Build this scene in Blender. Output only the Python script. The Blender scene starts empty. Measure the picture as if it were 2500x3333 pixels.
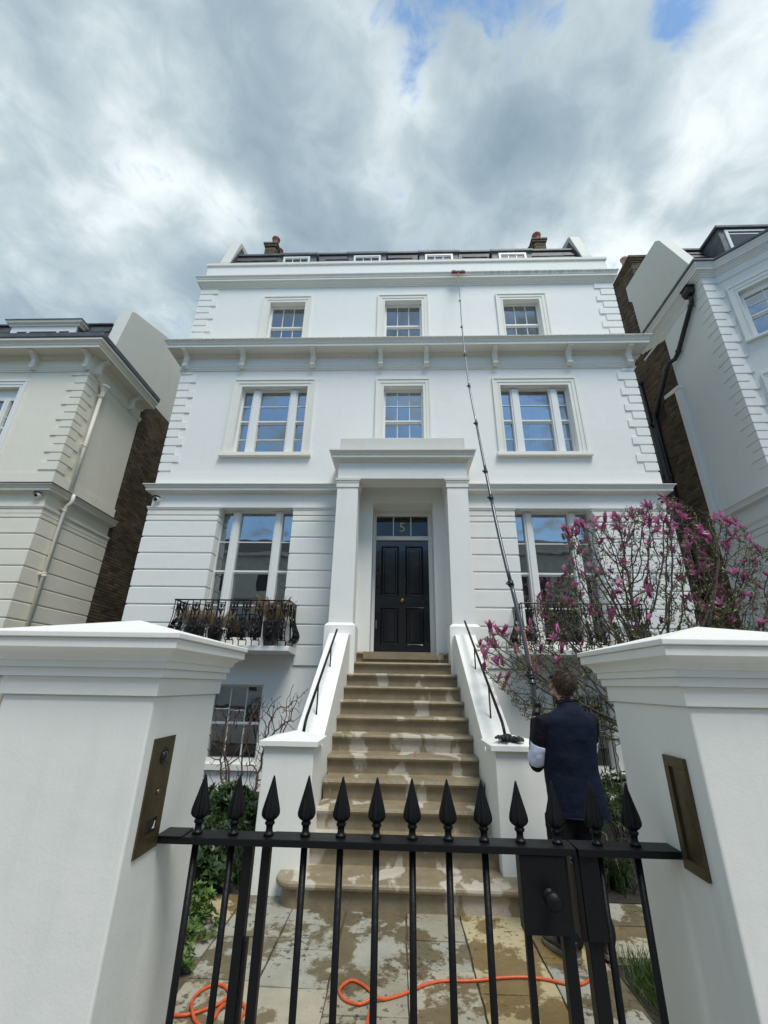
import bpy, bmesh, math, random
import numpy as np
from mathutils import Vector, Matrix
random.seed(7)
rng = np.random.default_rng(7)
R = math.radians
sc = bpy.context.scene
COL = sc.collection

# ------------------------------------------------------------------ camera
cam = bpy.data.cameras.new('camera')
cam.sensor_fit = 'VERTICAL'; cam.sensor_height = 36.0; cam.sensor_width = 27.0
cam.lens = 15.037; cam.clip_start = 0.05; cam.clip_end = 2000
camo = bpy.data.objects.new('camera', cam); COL.objects.link(camo)
camo.matrix_world = Matrix(((0.99932, -0.00350, 0.03528, 0.0),
                            (0.03199, -0.37500, -0.92647, 0.0),
                            (0.01647, 0.92702, -0.37465, 1.62),
                            (0, 0, 0, 1)))
_q = camo.matrix_world.to_quaternion(); camo.matrix_world = Matrix.Translation((0, 0, 1.62)) @ _q.to_matrix().to_4x4()
sc.camera = camo

# ------------------------------------------------------------------ world
SUN_EL, SUN_AZ = 62.0, 150.0          # azimuth: clockwise from +Y (north)
w = bpy.data.worlds.new('World'); sc.world = w; w.use_nodes = True
nt = w.node_tree; nt.nodes.clear()
def N(t, tree=None, **k):
    n = (tree or nt).nodes.new(t)
    for a, v in k.items(): setattr(n, a, v)
    return n
def ramp(n, stops, interp='EASE'):
    n.color_ramp.interpolation = interp
    els = n.color_ramp.elements
    while len(els) > 2: els.remove(els[-1])
    for i, (p, c) in enumerate(stops):
        if i < 2: e = els[i]; e.position = p
        else: e = els.new(p)
        e.color = (c, c, c, 1) if not hasattr(c, '__len__') else (*c, 1)
L = nt.links.new
out = N('ShaderNodeOutputWorld'); bg = N('ShaderNodeBackground'); bg.inputs['Strength'].default_value = 0.1
sky = N('ShaderNodeTexSky', sky_type='NISHITA'); sky.sun_disc = False
sky.sun_elevation = R(SUN_EL); sky.sun_rotation = R(SUN_AZ); sky.altitude = 50; sky.air_density = 1.2; sky.dust_density = 0.6; sky.ozone_density = 1.5
tc = N('ShaderNodeTexCoord')
sep = N('ShaderNodeSeparateXYZ'); L(tc.outputs['Generated'], sep.inputs[0])
def mth(op, a, b=None, tree=None, clamp=False):
    tr = tree or nt
    n = tr.nodes.new('ShaderNodeMath'); n.operation = op; n.use_clamp = clamp
    for i, v in enumerate((a, b)):
        if v is None: continue
        if isinstance(v, (int, float)): n.inputs[i].default_value = v
        else: tr.links.new(v, n.inputs[i])
    return n.outputs[0]
zz = mth('ADD', mth('MAXIMUM', sep.outputs['Z'], 0.0), 0.22)
px = mth('DIVIDE', sep.outputs['X'], zz); py = mth('DIVIDE', sep.outputs['Y'], zz)
cmb = N('ShaderNodeCombineXYZ'); L(px, cmb.inputs[0]); L(py, cmb.inputs[1])
def wnoise(scale, detail, rough, dist, off, stretch=(1, 1, 1)):
    mp = N('ShaderNodeMapping'); mp.inputs['Location'].default_value = off; mp.inputs['Scale'].default_value = stretch
    mp.inputs['Rotation'].default_value = (0, 0, R(-14))
    L(cmb.outputs[0], mp.inputs['Vector'])
    n = N('ShaderNodeTexNoise'); n.inputs['Scale'].default_value = scale; n.inputs['Detail'].default_value = detail
    n.inputs['Roughness'].default_value = rough; n.inputs['Distortion'].default_value = dist
    L(mp.outputs[0], n.inputs['Vector']); return n.outputs[0]
big = wnoise(2.3, 3, 0.5, 0.25, (3.1, 0.7, 0), (1.1, 1.1, 1))
mid = wnoise(4.6, 5, 0.48, 0.2, (1.3, 5.2, 0), (1.0, 1.1, 1))
fine = wnoise(12, 8, 0.6, 0.5, (7.3, 2.2, 0), (1.1, 1.0, 1))
def blob(d, k):
    """soft lobe around a direction: 1 on the axis, falling off with k"""
    dn = Vector(d).normalized()
    v = N('ShaderNodeVectorMath', operation='DOT_PRODUCT'); L(tc.outputs['Generated'], v.inputs[0]); v.inputs[1].default_value = dn
    return mth('POWER', 2.71828, mth('MULTIPLY', mth('SUBTRACT', v.outputs['Value'], 1.0), k))
# brightness of the cloud deck
b = mth('MULTIPLY', big, 1.0)
b = mth('ADD', mth('MULTIPLY', big, 0.50), mth('ADD', mth('MULTIPLY', mid, 0.46), mth('MULTIPLY', fine, 0.24)))
for d, k, a in [((0.381, 0.499, 0.779), 90, 0.09), ((0.45, 0.38, 0.80), 12, 0.05), ((0.06, 0.36, 0.93), 160, 0.08), ((-0.42, 0.35, 0.84), 60, 0.01), ((-0.38, 0.50, 0.78), 160, 0.07), ((-0.62, 0.42, 0.66), 120, 0.04),
                ((-0.14, 0.34, 0.93), 50, -0.09), ((-0.12, 0.46, 0.88), 30, -0.02), ((-0.62, 0.52, 0.58), 25, 0.02), ((0.22, 0.42, 0.88), 80, -0.05)]:
    b = mth('ADD', b, mth('MULTIPLY', blob(d, k), a))
r1 = N('ShaderNodeValToRGB'); L(b, r1.inputs[0])
ramp(r1, [(0.43, (1.36, 1.82, 2.20)), (0.55, (1.82, 2.34, 2.70)), (0.65, (2.62, 3.12, 3.38)), (0.78, (4.4, 4.8, 4.9))], 'LINEAR')
# openings in the cloud
gap = mth('ADD', mth('MULTIPLY', mid, 0.45), mth('MULTIPLY', fine, 0.55))
behind = mth('MULTIPLY', mth('MAXIMUM', mth('MULTIPLY', sep.outputs['Y'], -1.0), 0.0), 0.27)
g = mth('ADD', gap, mth('MULTIPLY', mth('ADD', blob((0.045, 0.30, 0.953), 330), mth('ADD', mth('MULTIPLY', blob((0.385, 0.30, 0.872), 700), 0.8), mth('MULTIPLY', blob((0.175, 0.285, 0.942), 420), 0.95))), 0.27))
g = mth('ADD', g, behind)
r2 = N('ShaderNodeValToRGB'); L(g, r2.inputs[0]); ramp(r2, [(0.585, 0.0), (0.76, 0.9)])
hz = N('ShaderNodeMixRGB'); hz.blend_type = 'MULTIPLY'; hz.inputs[0].default_value = 1.0
L(sky.outputs[0], hz.inputs[1]); hz.inputs[2].default_value = (0.66, 0.86, 0.95, 1)
mx = N('ShaderNodeMixRGB'); L(r2.outputs[0], mx.inputs[0]); L(r1.outputs[0], mx.inputs[1]); L(hz.outputs[0], mx.inputs[2])
L(mx.outputs[0], bg.inputs['Color']); L(bg.outputs[0], out.inputs[0])

sun = bpy.data.lights.new('sun', 'SUN'); sun.energy = 1.4; sun.angle = R(23); sun.color = (1.0, 0.965, 0.90)
so = bpy.data.objects.new('sun', sun); COL.objects.link(so)
sd = Vector((math.sin(R(SUN_AZ)) * math.cos(R(SUN_EL)), math.cos(R(SUN_AZ)) * math.cos(R(SUN_EL)), math.sin(R(SUN_EL))))
so.rotation_euler = sd.to_track_quat('Z', 'Y').to_euler()

sc.view_settings.view_transform = 'Standard'; sc.view_settings.look = 'None'
sc.view_settings.exposure = 1.09; sc.view_settings.gamma = 1.0; sc.view_settings.use_curve_mapping = False
sc.cycles.max_bounces = 8; sc.cycles.transparent_max_bounces = 12

# ------------------------------------------------------------------ materials
M = {}
def mat(name, col, rough=0.6, metal=0.0, spec=0.5, bump=0.0, bscale=80, var=0.0, vscale=3.0, vcol=None, coat=0.0, bump2=0.0, b2scale=6):
    m = bpy.data.materials.new(name); m.use_nodes = True; t = m.node_tree
    p = t.nodes['Principled BSDF']
    p.inputs['Base Color'].default_value = (*col, 1); p.inputs['Roughness'].default_value = rough
    p.inputs['Metallic'].default_value = metal; p.inputs['Specular IOR Level'].default_value = spec
    p.inputs['Coat Weight'].default_value = coat
    g = t.nodes.new('ShaderNodeNewGeometry')
    if var:
        n = t.nodes.new('ShaderNodeTexNoise'); n.inputs['Scale'].default_value = vscale; n.inputs['Detail'].default_value = 8
        n.inputs['Roughness'].default_value = 0.62
        t.links.new(g.outputs['Position'], n.inputs['Vector'])
        r = t.nodes.new('ShaderNodeValToRGB'); c2 = vcol or tuple(c * (1 - var) for c in col)
        ramp(r, [(0.38, c2), (0.62, col)], 'LINEAR')
        t.links.new(n.outputs[0], r.inputs[0]); t.links.new(r.outputs[0], p.inputs['Base Color'])
    prev = None
    for amt, s in ((bump, bscale), (bump2, b2scale)):
        if amt:
            n2 = t.nodes.new('ShaderNodeTexNoise'); n2.inputs['Scale'].default_value = s; n2.inputs['Detail'].default_value = 5
            t.links.new(g.outputs['Position'], n2.inputs['Vector'])
            bp = t.nodes.new('ShaderNodeBump'); bp.inputs['Strength'].default_value = min(1, amt); bp.inputs['Distance'].default_value = 0.012 if s > 20 else 0.03
            t.links.new(n2.outputs[0], bp.inputs['Height'])
            if prev: t.links.new(prev, bp.inputs['Normal'])
            prev = bp.outputs[0]
    if prev: t.links.new(prev, p.inputs['Normal'])
    M[name] = m; return m

def stucco(name, col, dirt, k=0.35, fg=0.22):
    """painted render: fine grain, slight undulation and faint rain streaks"""
    m = mat(name, col, 0.62, bump=fg, bscale=140, bump2=0.22, b2scale=3.0)
    t = m.node_tree; p = t.nodes['Principled BSDF']; g = t.nodes.new('ShaderNodeNewGeometry')
    mp = t.nodes.new('ShaderNodeMapping'); mp.inputs['Scale'].default_value = (6, 6, 0.5); t.links.new(g.outputs['Position'], mp.inputs[0])
    n = t.nodes.new('ShaderNodeTexNoise'); n.inputs['Scale'].default_value = 1.0; n.inputs['Detail'].default_value = 9; n.inputs['Roughness'].default_value = 0.7
    t.links.new(mp.outputs[0], n.inputs['Vector'])
    n3 = t.nodes.new('ShaderNodeTexNoise'); n3.inputs['Scale'].default_value = 0.9; n3.inputs['Detail'].default_value = 6
    t.links.new(g.outputs['Position'], n3.inputs['Vector'])
    f = mth('MULTIPLY', mth('SUBTRACT', n.outputs[0], 0.52, t), 3.2, t, True)
    f2 = mth('MULTIPLY', mth('SUBTRACT', n3.outputs[0], 0.40, t), 3.0, t, True)
    f = mth('MULTIPLY', mth('MULTIPLY', f, f2, t), k, t)
    # hairline patches of repair paint
    mix = t.nodes.new('ShaderNodeMixRGB'); mix.inputs[1].default_value = (*col, 1); mix.inputs[2].default_value = (*dirt, 1)
    t.links.new(f, mix.inputs[0]); t.links.new(mix.outputs[0], p.inputs['Base Color'])
    return m
stucco('stucco_white', (0.80, 0.80, 0.76), (0.55, 0.54, 0.46), 0.34)
stucco('stucco_trim', (0.77, 0.755, 0.685), (0.42, 0.42, 0.34), 0.5)
stucco('stucco_cream', (0.77, 0.73, 0.62), (0.50, 0.47, 0.38), 0.45)
stucco('stucco_cool', (0.70, 0.715, 0.70), (0.46, 0.48, 0.47), 0.55)
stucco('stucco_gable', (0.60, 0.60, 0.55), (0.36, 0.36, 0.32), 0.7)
stucco('stucco_pier', (0.80, 0.80, 0.76), (0.52, 0.54, 0.45), 0.65, 0.06)
mat('white_timber', (0.78, 0.78, 0.75), 0.35, bump=0.08, bscale=60)
mat('black_iron', (0.008, 0.008, 0.009), 0.42, spec=0.22, bump=0.10, bscale=60, bump2=0.15, b2scale=12)
mat('black_door', (0.008, 0.008, 0.011), 0.16, spec=0.6, coat=0.5, bump2=0.06, b2scale=9)
mat('black_plastic', (0.013, 0.013, 0.014), 0.4)
mat('black_pipe', (0.010, 0.010, 0.011), 0.32, bump=0.2, bscale=50)
mat('brass', (0.42, 0.30, 0.12), 0.32, metal=1.0, var=0.4, vscale=60)
mat('bronze_plate', (0.105, 0.085, 0.045), 0.38, metal=0.55, var=0.25, vscale=25, bump=0.1)
mat('bronze_dark', (0.05, 0.04, 0.025), 0.45, metal=0.4)
mat('lens_glass', (0.01, 0.012, 0.016), 0.06, spec=0.8)
mat('lead', (0.115, 0.125, 0.14), 0.55, var=0.4, vscale=4, bump2=0.4, b2scale=5)
mat('slate', (0.060, 0.062, 0.072), 0.5, var=0.5, vscale=6, bump=0.3, bscale=25)
mat('terracotta', (0.36, 0.13, 0.085), 0.75, var=0.4, vscale=12, bump=0.3)
mat('terracotta_pale', (0.55, 0.36, 0.30), 0.75, var=0.3, vscale=12)
mat('mortar', (0.030, 0.027, 0.022), 0.95, var=0.4, vscale=9, bump=0.5, bscale=60)
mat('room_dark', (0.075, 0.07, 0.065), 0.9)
mat('blind_fabric', (0.50, 0.53, 0.55), 0.9, bump=0.2)
mat('curtain_fabric', (0.60, 0.62, 0.62), 0.9, bump=0.2)
mat('soil', (0.035, 0.028, 0.02), 0.95, var=0.5, vscale=8, bump=1.0, bscale=30)
mat('bark', (0.105, 0.085, 0.065), 0.85, var=0.45, vscale=20, bump=0.6, bscale=60)
mat('bark_red', (0.085, 0.055, 0.045), 0.8, var=0.4, vscale=25)
mat('rubber_glove', (0.008, 0.008, 0.009), 0.35, bump=0.4, bscale=150)
mat('orange_hose', (0.66, 0.105, 0.03), 0.42, var=.25, vscale=30)
mat('carbon_pole', (0.045, 0.052, 0.062), 0.28, metal=0.15, coat=0.3)
mat('alloy', (0.22, 0.23, 0.245), 0.34, metal=0.8)
mat('brush_red', (0.24, 0.03, 0.025), 0.6)
mat('label_orange', (0.75, 0.20, 0.12), 0.6)
mat('gilt', (0.78, 0.66, 0.30), 0.5)
mat('pot_black', (0.013, 0.013, 0.015), 0.3)
mat('dome_white', (0.72, 0.72, 0.70), 0.35)
mat('asphalt', (0.05, 0.05, 0.052), 0.9, var=0.3, vscale=3, bump=0.8, bscale=120)
mat('paving_street', (0.36, 0.35, 0.32), 0.85, var=0.3, vscale=1.5, bump=0.4)
mat('opposite_stucco', (0.60, 0.59, 0.55), 0.7, var=0.15, vscale=1)
mat('opposite_roof', (0.07, 0.07, 0.08), 0.7)
mat('dark_glass', (0.05, 0.06, 0.07), 0.22, spec=0.3)

def glass(name, base, k):
    m = bpy.data.materials.new(name); m.use_nodes = True; t = m.node_tree; t.nodes.clear()
    o = t.nodes.new('ShaderNodeOutputMaterial'); mx = t.nodes.new('ShaderNodeMixShader')
    tr = t.nodes.new('ShaderNodeBsdfTransparent'); tr.inputs[0].default_value = (0.80, 0.84, 0.86, 1)
    gl = t.nodes.new('ShaderNodeBsdfGlossy'); gl.inputs['Roughness'].default_value = 0.004; gl.inputs[0].default_value = (0.84, 0.86, 0.88, 1)
    g = t.nodes.new('ShaderNodeNewGeometry'); n = t.nodes.new('ShaderNodeTexNoise'); n.inputs['Scale'].default_value = 1.6; n.inputs['Detail'].default_value = 2
    t.links.new(g.outputs['Position'], n.inputs['Vector'])
    bp = t.nodes.new('ShaderNodeBump'); bp.inputs['Strength'].default_value = 0.10; bp.inputs['Distance'].default_value = 0.02
    t.links.new(n.outputs[0], bp.inputs['Height']); t.links.new(bp.outputs[0], gl.inputs['Normal'])
    fr = t.nodes.new('ShaderNodeFresnel'); fr.inputs[0].default_value = 1.5
    f = mth('ADD', mth('MULTIPLY', fr.outputs[0], k, t), base, t, True)
    t.links.new(f, mx.inputs[0]); t.links.new(tr.outputs[0], mx.inputs[1]); t.links.new(gl.outputs[0], mx.inputs[2])
    t.links.new(mx.outputs[0], o.inputs[0]); M[name] = m
glass('window_glass', 0.16, 3.0); glass('lobby_glass', 0.0, 0.8)

def stained(name, x0, z0, z1):
    m = stucco(name, (0.77, 0.755, 0.685), (0.42, 0.42, 0.34), .5); t = m.node_tree; p = t.nodes['Principled BSDF']
    g = t.nodes.new('ShaderNodeNewGeometry'); s_ = t.nodes.new('ShaderNodeSeparateXYZ'); t.links.new(g.outputs['Position'], s_.inputs[0])
    mp = t.nodes.new('ShaderNodeMapping'); mp.inputs['Scale'].default_value = (16, 3, 1.2); t.links.new(g.outputs['Position'], mp.inputs[0])
    n = t.nodes.new('ShaderNodeTexNoise'); n.inputs['Scale'].default_value = 1; n.inputs['Detail'].default_value = 8; n.inputs['Roughness'].default_value = .75; t.links.new(mp.outputs[0], n.inputs['Vector'])
    f = mth('MULTIPLY', mth('SUBTRACT', n.outputs[0], .40, t), 3.0, t, True)
    f = mth('MULTIPLY', f, mth('MULTIPLY', mth('SUBTRACT', s_.outputs[0], x0, t), 1.6, t, True), t)
    f = mth('MULTIPLY', f, mth('GREATER_THAN', s_.outputs[2], z0, t), t); f = mth('MULTIPLY', f, mth('LESS_THAN', s_.outputs[2], z1, t), t)
    f = mth('MULTIPLY', f, .72, t)
    old = p.inputs['Base Color'].links[0].from_socket; mx = t.nodes.new('ShaderNodeMixRGB'); t.links.new(f, mx.inputs[0]); t.links.new(old, mx.inputs[1]); mx.inputs[2].default_value = (.19, .20, .13, 1)
    t.links.new(mx.outputs[0], p.inputs['Base Color'])
stained('cornice_stained', 1.62, 11.288, 11.40)
stained('cornice_mossy', -20, 9.030, 9.062)
def brick_mat(name, cols, k=1.0):
    """each brick its own tone, looked up from its place in the bond"""
    m = mat(name, cols[0], 0.9, bump=0.6, bscale=70); t = m.node_tree; p = t.nodes['Principled BSDF']
    g = t.nodes.new('ShaderNodeNewGeometry'); s = t.nodes.new('ShaderNodeSeparateXYZ'); t.links.new(g.outputs['Position'], s.inputs[0])
    row = mth('FLOOR', mth('DIVIDE', mth('ADD', s.outputs[2], 0.006, t), 0.075, t), None, t)
    al = mth('ADD', s.outputs[0], s.outputs[1], t)
    al = mth('ADD', al, mth('MULTIPLY', mth('MODULO', row, 2.0, t), 0.1125, t), t)
    colm = mth('FLOOR', mth('DIVIDE', al, 0.225, t), None, t)
    c = t.nodes.new('ShaderNodeCombineXYZ'); t.links.new(row, c.inputs[0]); t.links.new(colm, c.inputs[1])
    wn = t.nodes.new('ShaderNodeTexWhiteNoise'); wn.noise_dimensions = '2D'; t.links.new(c.outputs[0], wn.inputs['Vector'])
    r = t.nodes.new('ShaderNodeValToRGB'); ramp(r, [(i / max(1, len(cols) - 1), q) for i, q in enumerate(cols)], 'LINEAR')
    t.links.new(wn.outputs['Value'], r.inputs[0])
    n = t.nodes.new('ShaderNodeTexNoise'); n.inputs['Scale'].default_value = 1.1; n.inputs['Detail'].default_value = 6; t.links.new(g.outputs['Position'], n.inputs['Vector'])
    mm = t.nodes.new('ShaderNodeMixRGB'); mm.blend_type = 'MULTIPLY'; mm.inputs[0].default_value = 0.7
    t.links.new(r.outputs[0], mm.inputs[1])
    rr = t.nodes.new('ShaderNodeValToRGB'); ramp(rr, [(0.35, 0.55), (0.65, 1.25)], 'LINEAR'); t.links.new(n.outputs[0], rr.inputs[0]); t.links.new(rr.outputs[0], mm.inputs[2])
    t.links.new(mm.outputs[0], p.inputs['Base Color'])
brick_mat('brick_brown', [(0.090, 0.064, 0.037), (0.130, 0.095, 0.056), (0.055, 0.038, 0.028), (0.155, 0.115, 0.064)])
brick_mat('brick_stock', [(0.17, 0.13, 0.075), (0.12, 0.09, 0.055), (0.20, 0.155, 0.085), (0.085, 0.065, 0.045)])

def wet_stone(name, dry, wet, seedoff, thr=0.5, scale=(2.6, 2.6, 0.9), pits=0.0, var=None, rand=False, zthr=0.0):
    """stone with hard-edged dry patches left between washed, wet areas"""
    m = mat(name, dry, 0.8, bump=0.35, bscale=90, bump2=0.3, b2scale=7); t = m.node_tree; p = t.nodes['Principled BSDF']
    g = t.nodes.new('ShaderNodeNewGeometry')
    mp = t.nodes.new('ShaderNodeMapping'); mp.inputs['Scale'].default_value = scale; mp.inputs['Location'].default_value = seedoff
    t.links.new(g.outputs['Position'], mp.inputs[0])
    n = t.nodes.new('ShaderNodeTexNoise'); n.inputs['Scale'].default_value = 1.0; n.inputs['Detail'].default_value = 5; n.inputs['Roughness'].default_value = 0.5
    n.inputs['Distortion'].default_value = 0.3
    t.links.new(mp.outputs[0], n.inputs['Vector'])
    src = n.outputs[0]
    if zthr:        # the rinse has run down from the top: more dry stone is left towards the bottom
        sz = t.nodes.new('ShaderNodeSeparateXYZ'); t.links.new(g.outputs['Position'], sz.inputs[0])
        src = mth('SUBTRACT', src, mth('MULTIPLY', sz.outputs[2], zthr, t), t)
    if pits:
        nn = t.nodes.new('ShaderNodeTexNoise'); nn.inputs['Scale'].default_value = 14; nn.inputs['Detail'].default_value = 6; nn.inputs['Roughness'].default_value = .7
        t.links.new(g.outputs['Position'], nn.inputs['Vector']); src = mth('ADD', mth('MULTIPLY', src, .75, t), mth('MULTIPLY', nn.outputs[0], .25, t), t)
    f = mth('MULTIPLY', mth('SUBTRACT', src, thr, t), 32.0, t, True)       # 1 = dry
    n2 = t.nodes.new('ShaderNodeTexNoise'); n2.inputs['Scale'].default_value = 5; n2.inputs['Detail'].default_value = 9; n2.inputs['Roughness'].default_value = 0.7
    t.links.new(g.outputs['Position'], n2.inputs['Vector'])
    def tone(c, k):
        r = t.nodes.new('ShaderNodeValToRGB'); ramp(r, [(0.3, tuple(x * (1 - k) for x in c)), (0.7, tuple(min(1, x * (1 + k)) for x in c))], 'LINEAR')
        t.links.new(n2.outputs[0], r.inputs[0]); return r.outputs[0]
    cd, cw = tone(dry, 0.16), tone(wet, 0.22)
    if rand:
        oi = t.nodes.new('ShaderNodeObjectInfo')
        r = t.nodes.new('ShaderNodeValToRGB'); ramp(r, [(0.0, (1.0, 0.97, 0.90)), (0.3, (1.10, 0.93, 0.60)), (0.52, (0.84, 0.87, 0.87)), (0.75, (1.12, 1.0, 0.72)), (0.9, (0.78, 0.76, 0.70))], 'CONSTANT')
        t.links.new(oi.outputs['Random'], r.inputs[0])
        o2 = []
        for c in (cd, cw):
            q = t.nodes.new('ShaderNodeMixRGB'); q.blend_type = 'MULTIPLY'; q.inputs[0].default_value = 1.0
            t.links.new(c, q.inputs[1]); t.links.new(r.outputs[0], q.inputs[2]); o2.append(q.outputs[0])
        cd, cw = o2
    mx = t.nodes.new('ShaderNodeMixRGB'); t.links.new(f, mx.inputs[0]); t.links.new(cw, mx.inputs[1]); t.links.new(cd, mx.inputs[2])
    last = mx.outputs[0]
    if pits:
        v = t.nodes.new('ShaderNodeTexNoise'); v.inputs['Scale'].default_value = 26; v.inputs['Detail'].default_value = 4; t.links.new(g.outputs['Position'], v.inputs['Vector'])
        v2 = t.nodes.new('ShaderNodeTexNoise'); v2.inputs['Scale'].default_value = 2.2; v2.inputs['Detail'].default_value = 3; t.links.new(g.outputs['Position'], v2.inputs['Vector'])
        pf = mth('MULTIPLY', mth('SUBTRACT', mth('ADD', v.outputs[0], mth('MULTIPLY', v2.outputs[0], 0.5, t), t), 0.86, t), 14.0, t, True)
        pf = mth('MULTIPLY', pf, pits, t)
        mx2 = t.nodes.new('ShaderNodeMixRGB'); t.links.new(pf, mx2.inputs[0]); t.links.new(last, mx2.inputs[1]); mx2.inputs[2].default_value = (*[c * 0.42 for c in wet], 1)
        last = mx2.outputs[0]
    t.links.new(last, p.inputs['Base Color'])
    rr = mth('ADD', mth('MULTIPLY', f, 0.42, t), 0.40, t); t.links.new(rr, p.inputs['Roughness'])
wet_stone('step_stone', (0.45, 0.41, 0.335), (0.245, 0.198, 0.125), (4.3, 1.0, 0.4), 0.535, (3.6, 2.0, 1.6), zthr=0.035)
wet_stone('flag_stone', (0.36, 0.34, 0.28), (0.16, 0.128, 0.075), (0.3, 2.2, 0), 0.475, (2.3, 2.3, 2.3), pits=0.85, rand=True)
mat('joint', (0.13, 0.105, 0.065), 0.95, var=0.4, vscale=12)

def leaf_mat(name, a, b, rough=0.45, trans=0.25):
    m = bpy.data.materials.new(name); m.use_nodes = True; t = m.node_tree; p = t.nodes['Principled BSDF']
    g = t.nodes.new('ShaderNodeNewGeometry')
    r = t.nodes.new('ShaderNodeValToRGB'); ramp(r, [(0.0, a), (1.0, b)], 'LINEAR'); t.links.new(g.outputs['Random Per Island'], r.inputs[0])
    t.links.new(r.outputs[0], p.inputs['Base Color']); p.inputs['Roughness'].default_value = rough
    if trans:
        o = t.nodes['Material Output']; tl = t.nodes.new('ShaderNodeBsdfTranslucent'); mx = t.nodes.new('ShaderNodeMixShader'); mx.inputs[0].default_value = trans
        t.links.new(r.outputs[0], tl.inputs[0]); t.links.new(p.outputs[0], mx.inputs[1]); t.links.new(tl.outputs[0], mx.inputs[2]); t.links.new(mx.outputs[0], o.inputs[0])
    M[name] = m
leaf_mat('leaf_dark', (0.018, 0.040, 0.012), (0.055, 0.10, 0.030))
leaf_mat('leaf_bright', (0.05, 0.11, 0.02), (0.14, 0.22, 0.05))
leaf_mat('leaf_young', (0.09, 0.12, 0.03), (0.20, 0.22, 0.06))
leaf_mat('leaf_strap', (0.02, 0.042, 0.018), (0.06, 0.09, 0.032))
leaf_mat('grass_green', (0.03, 0.065, 0.015), (0.09, 0.14, 0.035))
leaf_mat('pampas', (0.20, 0.145, 0.085), (0.44, 0.34, 0.22), 0.9, .3)
leaf_mat('petal', (0.32, 0.045, 0.16), (0.66, 0.24, 0.44), 0.5, 0.4)
leaf_mat('petal_pale', (0.55, 0.22, 0.40), (0.72, 0.42, 0.56), 0.5, 0.3)

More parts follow.
